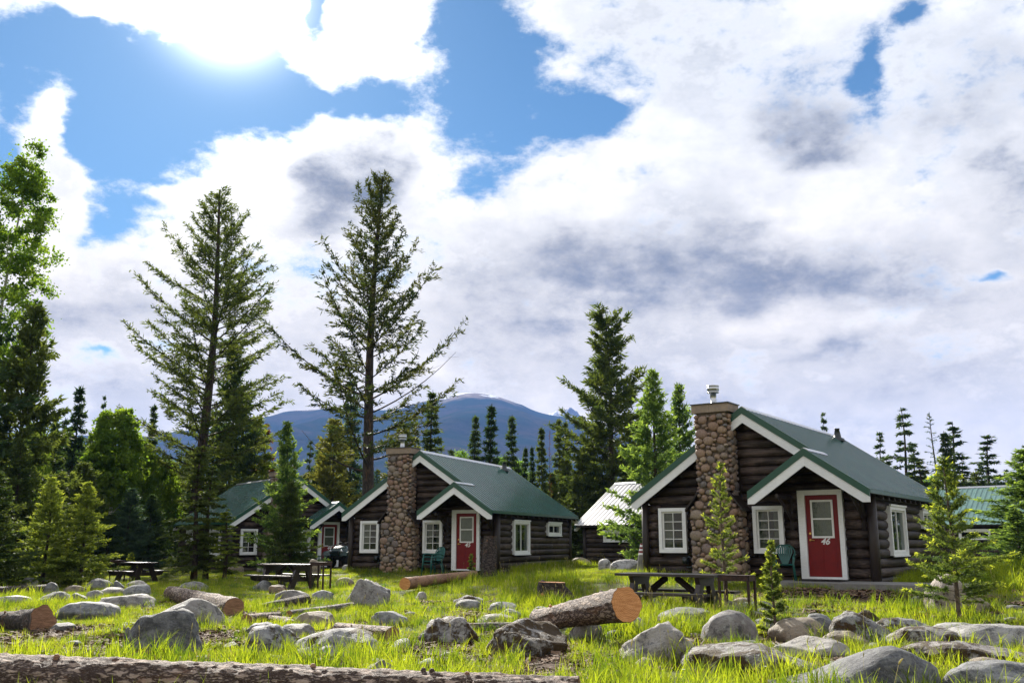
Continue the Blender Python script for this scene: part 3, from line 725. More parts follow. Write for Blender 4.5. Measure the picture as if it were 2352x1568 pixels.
        MB().box(x0-s*.33 if s > 0 else x0+.30, x0-s*.30 if s > 0 else x0+.33, .1, 8.5, 1.93, 2.10).build('wall_plate', M['beam'], root)
    q = MB(); q.prism([(XR-.13, ZR-.075), (XR-.13, ZR-.05), (XR, ZR+.045), (XR+.13, ZR-.05), (XR+.13, ZR-.075), (XR, ZR+.02)][::-1], -.28, 8.94); q.build('ridge_cap', M['metal'], root)
    q = MB(); q.prism([(-1.33, zp-.06), (-1.33, zp-.04), (-1.213, zp+.04), (-1.10, zp-.025), (-1.10, zp-.05), (-1.213, zp+.02)][::-1], -1.18, .45); q.build('ridge_cap', M['metal'], root)
    MB().lathe([(.24, -.06), (.22, .02), (.13, .06), (.075, .34), (.09, .345), (.09, .37), (.0, .38)], 14, Matrix.Translation((-2.82, 7.6, zroof(-2.82)))).build('roof_vent', M['dark_metal'], root)
    for x in (-1.99, -.18):
        q = MB(); q.tube([(x, -.06, 1.40), (x, -.12, 1.48), (x, -.98, 1.98)], .05, 4, sm=False); q.tube([(x, 0, 2.0), (x, -1.12, 2.0)], .06, 4, sm=False); q.tube([(x, -.05, 1.15), (x, -.05, 2.0)], .05, 4, sm=False); q.build('porch_bracket', M['beam'], root)
    MB().box(-1.12, -.98, -.16, -.06, 2.50, 2.56).build('porch_light', M['capstone'], root)
    q = MB(); q.tube([(-4.80, -.12, -.3), (-4.80, -.12, .42), (-4.92, -.12, .47)], .022, 8); q.tube([(-5.02, -.2, .36), (-4.88, -.2, .36)], .10, 12); q.tube([(-4.98, -.12, .18), (-4.80, -.12, .18)], .03, 8); q.build('gas_meter', M['dark_metal'], root)
    chimney(root)
    MB().box(-2.15, 2.1, -1.75, -.05, -.36, -.09).build('doorstep', M['concrete'], root)
    return root, num
ST['n46'] = number_mesh('46'); ST['n45'] = number_mesh('45'); ST['n44'] = number_mesh('44')
c46, num46 = cabin_proto(); index_kids()
def place_cabin(o, X, Y, zf, a, label): o.location = (X, Y, zf); o.rotation_euler = (0, 0, -a); return tag(o, label, 'cabin', 'log cabins with green metal roofs')
def has(o): return o.name.split('.')[0]
def copy_no(skip=(), front=True, side=None):
    def keep(ch):
        n = has(ch)
        if n in skip: return False
        return True
    return keep
def set_num(c, me):
    for o in bpy.data.objects:
        if o.data == ST['n46'] and o.parent and o.parent.parent == c: o.data = me
c45 = copy_tree(c46, keep=lambda ch: has(ch) != 'doorstep'); c44 = copy_tree(c46, keep=lambda ch: has(ch) != 'doorstep'); set_num(c45, ST['n45']); set_num(c44, ST['n44'])
FRONTPARTS = ('chimney', 'door', 'door_frame', 'porch_bracket', 'porch_light', 'gas_meter', 'doorstep', 'roof_vent')
def far_keep(ch):
    n = has(ch)
    if n in FRONTPARTS or ch.get('w') == 'front': return False
    if n in ('log', 'window', 'eave_trim', 'rafter_tail', 'wall_plate') and ch.location.x > -3: return False
    return True
place_cabin(c46, 8.954, 23.853, EZ-.854, .607, 'nearest log cabin at the right, with red door numbered 46 and stone chimney')
place_cabin(c45, -.57, 35.751, EZ-.975, .381, 'middle log cabin with red door numbered 45 and green chairs against its front')
place_cabin(c44, -8.363, 49.667, EZ-1.164, -.605, 'log cabin half hidden by young spruces, red door numbered 44')
def far_cabin(px, Y, zf, a, label, corner=(-6.2, 8.6)):
    """place a cabin so that the given wall corner stands under pixel column px at distance Y"""
    c = copy_tree(c46, keep=far_keep); P = gx(px, Y)
    u, v = (math.cos(a), -math.sin(a)), (math.sin(a), math.cos(a))
    X0 = P.x-u[0]*corner[0]-v[0]*corner[1]; Y0 = Y-u[1]*corner[0]-v[1]*corner[1]
    return place_cabin(c, X0, Y0, zf, a, label)
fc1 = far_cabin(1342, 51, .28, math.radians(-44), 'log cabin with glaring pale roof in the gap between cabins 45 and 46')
far_cabin(1262, 74, -.05, math.radians(-82), 'farthest log cabin, its green roof showing just behind the right end of cabin 45')
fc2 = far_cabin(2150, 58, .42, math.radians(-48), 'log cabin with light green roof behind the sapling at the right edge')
far_cabin(742, 66, .1, math.radians(-70), 'log cabin of which only a pale roof strip shows between cabins 44 and 45')
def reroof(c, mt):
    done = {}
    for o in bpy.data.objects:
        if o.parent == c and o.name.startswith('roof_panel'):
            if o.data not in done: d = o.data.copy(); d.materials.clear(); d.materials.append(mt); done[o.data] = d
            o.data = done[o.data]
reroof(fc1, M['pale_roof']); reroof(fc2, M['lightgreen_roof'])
# ------------------------------------------------------------------ furniture and small things by the cabins
TM = {}
def local(c, x, y, z=0):
    """world point of a spot in a cabin's own frame"""
    a = -c.rotation_euler.z; X = c.location.x+x*math.cos(a)+y*math.sin(a); Y = c.location.y-x*math.sin(a)+y*math.cos(a); return Vector((X, Y, c.location.z+z))
def picnic_table():
    r = empty('picnic_table', (0, 0, 0)); L = 2.0; mt = M['table']
    pl = MB().box(-L/2, L/2, -.068, .068, -.045, 0).mesh('plank', mt)
    top = []
    for i in range(5): top.append(new_obj('tabletop_plank', pl, r, (0, -.29+.145*i, .77)))
    for s in (-1, 1):
        for j in (0, 1): new_obj('bench_plank', pl, r, (0, s*(.62+.145*j), .455))
    for x in (-.66, .66):
        t0, t1 = x-.045, x+.045
        q = MB(); q.prism([(-.36, .722), (-.30, .60), (-.16, .565), (.16, .565), (.30, .60), (.36, .722)], t0, t1, 'x'); q.build('top_cleat', mt, r)
        q = MB(); q.prism([(-.80, .408), (-.74, .30), (-.60, .262), (.60, .262), (.74, .30), (.80, .408)], t0-.05, t0-.003, 'x'); q.build('bench_support', mt, r)
        for s in (-1, 1):
            pts = [(s*.12, .60), (s*.30, .60), (s*.62, -.12), (s*.40, -.12)]; q = MB(); q.prism(pts if s < 0 else pts[::-1], t0, t1, 'x'); q.build('leg', mt, r)
        q = MB(); s = 1 if x > 0 else -1; q.tube([(s*.10, 0, .70), (s*.61, 0, .33)], .062, 4, sm=False); q.build('brace', mt, r)
    return r
def grill_stand():
    r = empty('grill_stand', (0, 0, 0)); w, d, h = .56, .34, .82
    q = MB(); q.box(-w/2, w/2, -d/2, -d/2+.012, h-.10, h); q.box(-w/2, w/2, d/2-.012, d/2, h-.10, h); q.box(-w/2, -w/2+.012, -d/2, d/2, h-.10, h); q.box(w/2-.012, w/2, -d/2, d/2, h-.10, h); q.box(-w/2, w/2, -d/2, d/2, h-.012, h-.004); q.build('frame', M['rust'], r)
    for x in (-w/2+.02, w/2-.02):
        for y in (-d/2+.02, d/2-.02): MB().box(x-.02, x+.02, y-.02, y+.02, -.15, h-.1).build('leg', M['rust'], r)
    return r
tab = picnic_table(); std = grill_stand(); index_kids()
def at_ground(px, Y): return gx(px, Y)
def put(o, P, rz, label, cat, group=None, sink=0.): o.location = (P.x, P.y, P.z-sink); o.rotation_euler = (0, 0, rz); return tag(o, label, cat, group)
YAW = -math.radians(35)
put(tab, gx(1545, 18.0)-Vector((0, 0, .0)), YAW, 'dark picnic table behind the orange-ended log, in front of cabin 46', 'picnic table', 'dark brown picnic tables')
put(copy_tree(tab), gx(658, 29.5), YAW, 'dark picnic table on the lawn between the young spruces and the pointed boulder', 'picnic table', 'dark brown picnic tables')
put(copy_tree(tab), gx(312, 38.), YAW-.1, 'picnic table farthest left, beside the olive fir thicket', 'picnic table', 'dark brown picnic tables')
put(std, gx(1697, 16.8)-Vector((0, 0, .02)), YAW, 'thin-legged steel stand beside the picnic table at cabin 46', 'grill stand', 'steel stands beside the picnic tables')
put(copy_tree(std), gx(735, 28.6), YAW, 'thin-legged steel stand at the right end of the middle picnic table', 'grill stand', 'steel stands beside the picnic tables')
put(copy_tree(std), gx(268, 38.5), YAW, 'thin-legged steel stand at the left end of the farthest picnic table', 'grill stand', 'steel stands beside the picnic tables')
def chair():
    r = empty('plastic_chair', (0, 0, 0)); g = M['chair']
    # faces -y
    n = 8; vs = []; fs = []
    for j in range(n+1):
        for i in range(n+1):
            x = -.24+.48*i/n; y = -.24+.46*j/n; vs.append((x*(1-.12*j/n), y, .415-.03*math.sin(math.pi*i/n)*math.sin(math.pi*j/n)-.02*j/n+(.0 if j else -.03)))
    for j in range(n):
        for i in range(n): fs.append((j*(n+1)+i, j*(n+1)+i+1, (j+1)*(n+1)+i+1, (j+1)*(n+1)+i))
    q = MB(); q.add(vs, fs, True); q.add([(v[0], v[1], v[2]-.014) for v in vs], [f[::-1] for f in fs], True); q.build('seat', g, r)
    def back(t, s): # t 0..1 up, s -1..1 across
        z = .40+.47*t; y = .20+.17*t; w = .205+.045*math.sin(math.pi*min(t*1.1, 1)*.75); return Vector((s*w*math.sqrt(max(0, 1-(max(0, t-.62)/.38)**2*.80)), y+.02*(1-s*s), z))
    rim = [back(t/10, -1) for t in range(11)]+[back(1, s/4) for s in range(-3, 4)]+[back(t/10, 1) for t in range(10, -1, -1)]
    MB().tube(rim, .017, 7).build('back_frame', g, r)
    for k in range(-3, 4):
        s = k/4.; pts = [back(t, s*(.35+.65*min(1, t*1.4)))+Vector((0, -.004, 0)) for t in (.0, .15, .35, .6, .8, .97 if abs(k) < 3 else .9)]
        q = MB()
        for a, b in zip(pts[:-1], pts[1:]):
            w = .019; q.add([a+Vector((-w, 0, 0)), a+Vector((w, 0, 0)), b+Vector((w, 0, 0)), b+Vector((-w, 0, 0)), a+Vector((-w, .008, 0)), a+Vector((w, .008, 0)), b+Vector((w, .008, 0)), b+Vector((-w, .008, 0))], [(0, 1, 2, 3), (7, 6, 5, 4), (0, 3, 7, 4), (1, 5, 6, 2)])
        q.build('back_slat', g, r)
    for s in (-1, 1):
        q = MB(); q.tube([(s*.25, -.26, .60), (s*.275, -.15, .645), (s*.275, .05, .64), (s*.235, .25, .60)], [.018, .026, .026, .018], 7); q.build('armrest', g, r)
        q = MB(); q.tube([(s*.25, -.25, .605), (s*.235, -.25, .42), (s*.265, -.29, .0)], [.022, .028, .02], 6); q.build('leg', g, r)
        q = MB(); q.tube([(s*.20, .20, .42), (s*.255, .30, .0)], [.027, .02], 6); q.build('leg', g, r)
    return r
ch = chair(); index_kids(); CG = 'green plastic garden chairs by the cabin doors'
def put_chair(o, P, rz, label): o.location = P; o.rotation_euler = (0, 0, rz); return tag(o, label, 'chair', CG)
zf = lambda P: gz(P.x, P.y)
P = local(c46, -2.05, -.65); put_chair(ch, Vector((P.x, P.y, c46.location.z-.09)), -.607+.25, 'green plastic chair between the window and the red door 46')
P = gx(993, 34.2); P.z = .34
for k, lb in enumerate(('lower green plastic chair of the stack in front of cabin 45', 'upper green plastic chair of the stack in front of cabin 45')):
    put_chair(copy_tree(ch), P+Vector((.02*k, .04*k, .11*k)), -.38-.45, lb)
P = local(c44, -2.35, -.7); put_chair(copy_tree(ch), Vector((P.x, P.y, gz(P.x, P.y))), .605+.3, 'green plastic chair by the door 44, nearer the spruce')
P = local(c44, -2.0, -.9); put_chair(copy_tree(ch), Vector((P.x+.25, P.y, gz(P.x, P.y))), .605-.7, 'green plastic chair turned sideways, beside the white door frame of cabin 44')
P = local(c46, -1.75, -.95); P2 = local(c46, -.85, -.25)
mm = MB().box(-.55, .55, -.36, .36, 0, .018).build('doormat', M['rubber'], loc=local(c46, -1.15, -.5, -.088), rot=(0, 0, -.607)); tag(mm, 'black rubber mat on the step of door 46', 'doormat')
# quad bike
def quad_bike():
    r = empty('quad_bike', (0, 0, 0)); gp_, bk = plain_mat('dark_green_plastic', (.006, .035, .030), .25, .6, var=.05), M['rubber']
    wheel = MB(); wheel.lathe([(.12, -.10), (.24, -.12), (.285, -.08), (.29, 0), (.285, .08), (.24, .12), (.12, .10)], 20, Matrix.Rotation(math.pi/2, 4, 'Y')); wm = wheel.mesh('tyre', bk)
    rim = MB().lathe([(.0, -.06), (.12, -.07), (.13, 0), (.12, .07), (0, .06)], 14, Matrix.Rotation(math.pi/2, 4, 'Y')).mesh('rim', M['metal'])
    for x in (-.42, .42):
        for y in (-.62, .62):
            w = new_obj('wheel', wm, r, (x, y, .29)); new_obj('rim', rim, w)
    q = MB(); q.box(-.26, .26, -.75, .75, .34, .55); q.build('chassis', bk, r)
    # hood: a lofted shell, front at -y
    vs = []; fs = []
    st = [(-.98, .20, .52, .62), (-.93, .36, .50, .76), (-.75, .44, .52, .88), (-.5, .38, .6, .95), (-.25, .24, .62, .92), (.05, .2, .6, .80)]
    n = 9
    for y, w, z0, z1 in st:
        for k in range(n):
            t = math.pi*k/(n-1); vs.append((-w*math.copysign(abs(math.cos(t))**.7, math.cos(t)), y, z0+(z1-z0)*math.sin(t)**.6))
    for i in range(len(st)-1):
        for k in range(n-1): fs.append((i*n+k, i*n+k+1, (i+1)*n+k+1, (i+1)*n+k))
    fs.append(tuple(range(n))); MB().add(vs, fs, True).build('hood', gp_, r)
    for s in (-1, 1):
        for y in (-.62, .62):
            pts = [(y-.38, .52), (y-.30, .66), (y, .74), (y+.30, .66), (y+.38, .50), (y+.36, .47), (y+.28, .62), (y, .70), (y-.28, .62), (y-.36, .49)]
            q = MB(); q.prism(pts, min(s*.26, s*.58), max(s*.26, s*.58), 'x'); q.build('fender', gp_, r)
        q = MB(); q.lathe([(.0, .04), (.045, .03), (.06, 0), (.055, -.03)], 14, Matrix.Translation((s*.27, -.95, .70)) @ Matrix.Rotation(math.pi/2, 4, 'X')); q.build('headlight', M['metal'], r)
        q = MB(); q.tube([(0, -.30, 1.02), (s*.2, -.28, 1.07), (s*.40, -.18, 1.05)], .017, 8); q.build('handlebar', bk, r)
    q = MB(); 
    for k in range(4): q.box(-.17, .17, -1.0, -.965, .56+.045*k, .575+.045*k)
    q.build('grille', bk, r)
    q = MB(); q.tube([(-.44, -.9, .50), (-.30, -1.06, .46), (.30, -1.06, .46), (.44, -.9, .50)], .022, 8); q.tube([(-.2, -1.03, .70), (-.2, -1.06, .46)], .016, 6); q.tube([(.2, -1.03, .70), (.2, -1.06, .46)], .016, 6); q.build('bumper', bk, r)
    q = MB(); q.tube([(-.42, -.88, .93), (.42, -.88, .93)], .014, 6); q.tube([(-.40, -.5, .97), (.40, -.5, .97)], .014, 6)
    for k in range(5): q.tube([(-.36+.18*k, -.90, .93), (-.36+.18*k, -.48, .97)], .010, 5)
    q.build('front_rack', bk, r)
    q = MB(); q.box(-.17, .17, -.1, .65, .78, .88); q.build('saddle', bk, r)
    return r
qb = quad_bike(); P = gx(797, 45.); qb.location = (P.x, P.y, P.z+.12); qb.rotation_euler = (0, 0, math.radians(-22)); qb.scale = (1.08,)*3
tag(qb, 'dark green quad bike parked between door 44 and the corner of cabin 45', 'quad bike')
# marker post with striped top
r = empty('marker_post', gx(1475, 30.), label='grey post with red and white striped pointed top, by the left corner of cabin 46', cat='post')
MB().lathe([(.16, -.1), (.15, .25), (.12, .5), (.10, .62)], 16).build('post', M['concrete'], r)
for k in range(6):
    r0 = .10-.012*k; q = MB().lathe([(r0, .62+.06*k), (r0-.012 if k < 5 else .0, .68+.06*k)], 16); q.build('red_band' if k % 2 else 'white_band', M['red'] if k % 2 else M['white'], r)
# ------------------------------------------------------------------ trees
def unit(v): return v/np.maximum(np.linalg.norm(v, axis=-1, keepdims=True), 1e-9)
def conifer(seed, H, R, cb=.05, nb=90, e0=-10, e1=45, bend=.0, tw=.30, tn=9, nl=.16, nw=.03, tpt=7, trunk_r=None, lean=0, rad=None, dead=0., hang=0., irr=.25, gap=None, tipf=.8, curve=0., whorl=0, nk=3):
    """H height, R widest radius; returns numpy arrays for wood and needles. rad(t): radius profile (0 base .. 1 top)"""
    rg = np.random.default_rng(seed); tr = trunk_r or H*.014
    wood_v, wood_f = [], []
    def tube(P, r, n=4):
        P = np.asarray(P); b = sum(len(v) for v in wood_v); d = np.gradient(P, axis=0); d = unit(d)
        a = unit(np.cross(d, [0.31, .17, .93] if abs(d[0][2]) < .9 else [1., 0, 0])); c = np.cross(d, a)
        t = np.arange(n)*2*np.pi/n; ring = a[:, None]*np.cos(t)[None, :, None]+c[:, None]*np.sin(t)[None, :, None]
        V = P[:, None]+ring*np.asarray(r)[:, None, None]; wood_v.append(V.reshape(-1, 3))
        i = np.arange(len(P)-1)[:, None]*n; k = np.arange(n)[None, :]; k2 = (k+1) % n
        wood_f.append((np.stack([i+k, i+k2, i+n+k2, i+n+k], -1)+b).reshape(-1, 4))
    lx, ly = rg.normal(0, 1, 2); zt = np.linspace(0, 1, 14)
    axis = lambda t: np.stack([lean*H*t+.012*H*np.sin(t*5+lx)*t, .012*H*np.sin(t*4+ly)*t, H*t-.3*(t <= 0)], -1)
    tube(axis(zt), tr*(1.12-zt)**.95*.92+tr*.35*np.exp(-zt*30)+.004, 9)
    rad = rad or (lambda t: (1-t)**.85*(.35+.65*min(1, t/.12)) if cb < .1 else (1-t)**.8)
    NP, ND, NS, NT_ = [], [], [], []
    if nl > 0:
        pass
    for i in range(nb):
        u = (i+rg.uniform(0, 1))/nb; u = u if not whorl else (min(.999, (i//whorl+.5)*whorl/nb)*.8+u*.2+rg.normal(0, .12)*whorl/nb); u = min(max(u, 0), .995); t = cb+(1-cb)*(u**.92)*.985
        if gap and rg.random() < gap(t): continue
        az = i*2.39996+rg.normal(0, .35)
        L = R*rad(t)*rg.uniform(1-irr, 1+irr)
        if L < .03*R: L = .03*R+.05
        el = math.radians(e0+(e1-e0)*t+rg.normal(0, 6)); base = axis(np.array([t]))[0]
        s = np.linspace(0, 1, 7); h = np.array([math.cos(az), math.sin(az), 0]); side = np.array([-h[1], h[0], 0])
        wig = rg.normal(0, .03)*L
        P = base+h*(L*s*math.cos(el))[:, None]+np.array([0, 0, 1.])*(L*(s*math.sin(el)+bend*s*s+curve*s*s*s))[:, None]+side*(wig*np.sin(s*3.1))[:, None]
        br = max(.006, tr*.20*(L/R)**.8)*(1-t*.4)
        tube(P, br*(1-s*.85), 3)
        if dead and rg.random() < dead(t): 
            for k in range(4):
                q = rg.uniform(.3, .95); p0 = base+(P[-1]-base)*q; dd = (h+side*rg.choice([-1, 1])*.9+np.array([0, 0, rg.uniform(-.2, .5)])); tube([p0, p0+dd*L*.18], [.008, .003], 3)
            continue
        # twigs
        n = max(3, int(tn*(L/R)**.6)); ss = .12+.88*(np.arange(n)+rg.uniform(0, 1, n))/n
        for q in ss:
            p0 = np.array([np.interp(q, s, P[:, k]) for k in range(3)]); sg = rg.choice([-1, 1])
            l = tw*L*(1.08-q)*rg.uniform(.6, 1.2)+.10*R*rg.uniform(.3, .8); fwd = unit(P[-1]-P[0])
            dd = unit(fwd*rg.uniform(.5, 1.0)+side*sg*rg.uniform(.5, 1.)+np.array([0, 0, rg.normal(0, .16)-hang]))
            m = max(2, int(tpt*l/(.3*R)+1)); w = np.linspace(.1, 1, m)
            pts = p0+dd*l*w[:, None]+np.array([0, 0, -1.])*(hang*.5*l*w*w)[:, None]
            if l > .25*R*.5: tube([p0, pts[-1]], [br*.35, .003], 3)
            NP.append(pts); ND.append(np.repeat(dd[None], m, 0)); NT_.append(((q*.5+w*.5) > tipf).astype(float))
        m = max(4, int(3+tpt*L/(.35*R))); w = rg.uniform(.18, 1, m); pts = np.stack([np.interp(w, s, P[:, k]) for k in range(3)], -1)
        NP.append(pts); ND.append(np.repeat(unit(P[-1]-P[3])[None], m, 0)); NT_.append((w > tipf+.05).astype(float))
    NP = np.concatenate(NP); ND = np.concatenate(ND); TT = np.concatenate(NT_); N = len(NP)
    k = nk; NP = np.repeat(NP, k, 0)+rg.normal(0, nl*.22, (N*k, 3)); ND = np.repeat(ND, k, 0); TT = np.repeat(TT, k)
    D = unit(ND+rg.normal(0, .55, (N*k, 3))+np.array([0, 0, -.12])); S = unit(np.cross(D, rg.normal(0, 1, (N*k, 3))))
    l = nl*rg.uniform(.6, 1.35, (N*k, 1)); w = nw*rg.uniform(.7, 1.3, (N*k, 1))
    A, B, C, E_ = NP-D*l*.2, NP+D*l*.35+S*w, NP+D*l, NP+D*l*.35-S*w
    V = np.stack([A, B, C, E_], 1).reshape(-1, 3); T = np.arange(N*k)[:, None]*4+np.array([0, 1, 2, 3])[None]
    return np.concatenate(wood_v), np.concatenate(wood_f), V, T, np.repeat(TT, 4)
def tree_obj(name, data, bark, leaf, P, rz=0, scale=1, label=None, cat='tree', group=None, part=('trunk', 'crown')):
    """data: arrays, or the two meshes of a tree already built"""
    if not isinstance(data[0], bpy.types.Mesh):
        wv, wf, V, T, TT = data; data = (mesh_np(part[0], wv, wf, bark, True), mesh_np(part[1], V, T, leaf, False, {'tip': TT}))
    r = empty(name, (P.x, P.y, P.z), rz, label=label, cat=cat, group=group); r.scale = (scale,)*3 if not isinstance(scale, tuple) else scale
    new_obj(part[0], data[0], r); 
    c = new_obj(part[1], data[1], r)
    return data
def under(px, py, Y, H=None):
    """ground point below the tree top seen at (px, py), and the height of that top above it"""
    T = at(px, py, Y); g = gz(T.x, Y); return Vector((T.x, Y, g)), T.z-g
def broadleaf(seed, H, R, cb, nclump, nleaf, ls, trunk_r, lean=0, rad=None, limbs=16):
    rg = np.random.default_rng(seed); wv, wf = [], []
    def tube(P, r, n=5):
        P = np.asarray(P, float); b = sum(len(v) for v in wv); d = unit(np.gradient(P, axis=0)); a = unit(np.cross(d, [.9, .1, .2])); c = np.cross(d, a)
        t = np.arange(n)*2*np.pi/n; V = P[:, None]+(a[:, None]*np.cos(t)[None, :, None]+c[:, None]*np.sin(t)[None, :, None])*np.asarray(r)[:, None, None]; wv.append(V.reshape(-1, 3))
        i = np.arange(len(P)-1)[:, None]*n; k = np.arange(n)[None, :]; k2 = (k+1) % n; wf.append((np.stack([i+k, i+k2, i+n+k2, i+n+k], -1)+b).reshape(-1, 4))
    z = np.linspace(0, .96, 14); ax = lambda t: np.stack([lean*H*t+.02*H*np.sin(4*t+seed)*t, .02*H*np.cos(3*t+seed)*t, H*t-.3*(t <= 0)], -1)
    tube(ax(z), trunk_r*(1.05-z)**.9+.01, 9); rad = rad or (lambda t: math.sqrt(max(0, 1-((t-.45)/.58)**2)))
    C = []
    for i in range(limbs):
        t = cb*.8+(.92-cb*.8)*i/limbs; az = i*2.4+rg.normal(0, .3); L = R*rad((t-cb)/(1-cb) if t > cb else .1)*rg.uniform(.6, .95)+.1; b = ax(np.array([t]))[0]; h = np.array([math.cos(az), math.sin(az), .75]); s = np.linspace(0, 1, 4)
        P = b+h*(L*s)[:, None]; tube(P, trunk_r*.3*(1-t*.5)*(1-.8*s)+.004, 4)
    for i in range(nclump):
        t = rg.uniform(0, 1); rr = R*rad(t); az = rg.uniform(0, 6.283); q = rg.uniform(.15, 1)**.6
        c0 = ax(np.array([cb+(1-cb)*t]))[0]; C.append(c0+np.array([math.cos(az)*rr*q, math.sin(az)*rr*q, rg.normal(0, .03*H)]))
    C = np.array(C); sz = R*rg.uniform(.07, .20, len(C)); idx = np.repeat(np.arange(len(C)), nleaf)
    off = rg.normal(0, 1, (len(idx), 3)); off = off*.62*np.array([1, 1, .75]); P = C[idx]+off*sz[idx][:, None]
    N = len(P); n1 = unit(rg.normal(0, 1, (N, 3))); n2 = unit(np.cross(n1, rg.normal(0, 1, (N, 3)))); l = ls*rg.uniform(.6, 1.3, (N, 1))
    V = np.stack([P-n1*l, P+n2*l*.8, P+n1*l, P-n2*l*.8], 1).reshape(-1, 3); T = np.arange(N)[:, None]*4+np.array([0, 1, 2, 3])[None]
    return np.concatenate(wv), np.concatenate(wf), V, T, np.zeros(N*4)
def build_trees():
    # the two big open firs and the twisted one
    P, H = under(484, 438, 60)
    prof = lambda t: float(np.interp(t, [0, .12, .2, .35, .45, .55, .65, .75, .84, .92, 1], [.35, .5, .80, .95, 1., .96, .82, .70, .50, .26, .03]))
    tree_obj('tall_fir', conifer(4, H, 5.0, .16, 100, 6, 46, .10, .30, 17, .27, .036, 9, .40, .025, prof, irr=.32, hang=.10, curve=.05, nk=4), M['trunk'], M['fir'], gx(436, 60), 0, 1, 'tall dark fir with upswept branches, rising behind the roof of cabin 44')
    P, H = under(872, 403, 50)
    prof = lambda t: float(np.interp(t, [0, .2, .27, .36, .45, .55, .63, .72, .80, .88, .95, 1], [.5, .8, 1., 1., .93, .85, .72, .50, .42, .30, .16, .03]))
    tree_obj('open_fir', conifer(9, H, 4.9, .22, 74, -6, 52, .20, .28, 19, .25, .035, 9, .36, .012, prof, irr=.32, gap=lambda t: .22 if t < .62 else 0, dead=lambda t: .18 if t < .5 else .02, hang=.15, curve=.10, nk=4), M['trunk'], M['fir_gold'].copy() if False else M['fir_mix'], gx(842, 50), 2.1, 1, 'tallest fir with sparse sprawling limbs, just behind the chimney end of cabin 45')
    P, H = under(1437, 735, 62)
    prof = lambda t: float(np.interp(t, [0, .15, .3, .45, .6, .68, .74, .8, .86, .93, 1], [.7, .9, 1., .92, .75, .62, .40, .22, .42, .50, .20]))
    tree_obj('crooked_fir', conifer(15, H, 3.7, .08, 95, 5, 36, .12, .28, 17, .34, .050, 9, .30, -.004, prof, irr=.34, hang=.05), M['trunk'], M['fir'], gx(1408, 62), 0, 1, 'gnarled dark fir with a broad tufted top, between cabins 45 and 46')
    # shared kinds
    K = {}
    K['spire'] = [conifer(30+i, 10, 1.55, .04, 120, -22, 22, -.06, .30, 8, .26, .045, 5, .12, 0, lambda t: (1-t)**.95*(.6+.4*min(1, t/.12)), irr=.38, hang=.2, whorl=6) for i in range(3)]
    K['ragged'] = [conifer(40+i, 10, 1.25, .10, 72, -24, 18, -.08, .28, 7, .22, .042, 5, .11, 0, None, irr=.50, hang=.2, gap=lambda t: .18, whorl=5) for i in range(3)]
    K['bush'] = [conifer(50+i, 8, 2.3, .02, 120, 2, 42, .06, .30, 12, .19, .036, 7, .11, 0, lambda t: (1-t)**.85*(.8+.2*min(1, t/.12)), irr=.34, whorl=5) for i in range(3)]
    K['broad'] = [conifer(60+i, 12, 3.3, .04, 120, -8, 38, .07, .30, 13, .30, .052, 8, .16, 0, lambda t: (1-t)**.72, irr=.36, hang=.12, whorl=5) for i in range(2)]
    K['dead'] = [conifer(70, 10, 1.3, .25, 60, 0, 20, .0, .22, 5, .10, .018, 2, .12, 0, lambda t: (1-t)**.6, irr=.4, gap=lambda t: .2)]
    done = {}
    def add(kind, var, leaf, px, py, Y, w, name, label, group=None, bark='trunk', basepx=None):
        """w: half width in working-copy pixels"""
        P, H = under(px, py, Y); key = (kind, var, leaf)
        ref = {'spire': (10, 1.25), 'ragged': (10, 1.1), 'bush': (8, 2.1), 'broad': (12, 3.1), 'dead': (10, 1.3)}[kind]
        if key not in done:
            wv, wf, V, T, TT = K[kind][var]; wm = done.get((kind, var, 'w')) or mesh_np('trunk', wv, wf, M['trunk'], True); done[(kind, var, 'w')] = wm
            done[key] = (wm, mesh_np('crown', V, T, M[leaf], False, {'tip': TT}))
        sc = H/ref[0]; sr = w/F*Y/ref[1]*{'spire': 1.25, 'ragged': 1.55, 'bush': 1.3, 'broad': 1.25, 'dead': 1.1}[kind]
        if basepx: P = gx(basepx, Y)
        tree_obj(name, done[key], None, None, P, RND.uniform(0, 6.28), (sr, sr, sc), label, 'tree', group)
    SG = 'spruce spires beyond the cabins'
    A = add
    # left wood
    A('broad', 0, 'fir_dark', -60, 590, 38, 150, 'spruce_tree', 'big dark spruce cut by the left edge of the picture')
    A('broad', 1, 'fir', 22, 700, 41, 100, 'spruce_tree', 'dark drooping spruce under the bright aspen at the far left', basepx=10)
    A('bush', 0, 'fir', 50, 1005, 37, 75, 'fir_tree', 'shaded bushy fir at the left edge of the lawn')
    A('bush', 1, 'fir_olive', 122, 1095, 33, 62, 'fir_tree', 'olive green young fir, left of the two in front of the wood')
    A('bush', 2, 'fir_olive', 205, 1105, 34, 60, 'fir_tree', 'sunlit olive young fir left of the farthest picnic table')
    A('bush', 1, 'fir', 163, 1160, 35, 42, 'fir_tree', 'short fir between the two olive green young firs')
    A('bush', 2, 'fir', 0, 1080, 31, 70, 'fir_tree', 'fir thicket at the left picture edge, nearest the grass')
    A('spire', 0, 'fir_dark', 183, 886, 56, 34, 'spruce_tree', 'pointed spruce standing tallest over the left wood')
    A('spire', 1, 'fir_dark', 131, 958, 60, 20, 'spruce_tree', 'thin spruce spire left of the pointed one over the left wood')
    A('ragged', 0, 'fir_dark', 240, 909, 74, 13, 'spruce_tree', 'narrow spire poking up over the bright aspen')
    A('spire', 2, 'fir_dark', 359, 926, 66, 26, 'spruce_tree', 'dark spire just left of the tall fir behind cabin 44')
    A('broad', 0, 'fir', 196, 1062, 47, 70, 'fir_tree', 'mid green fir behind the olive young firs')
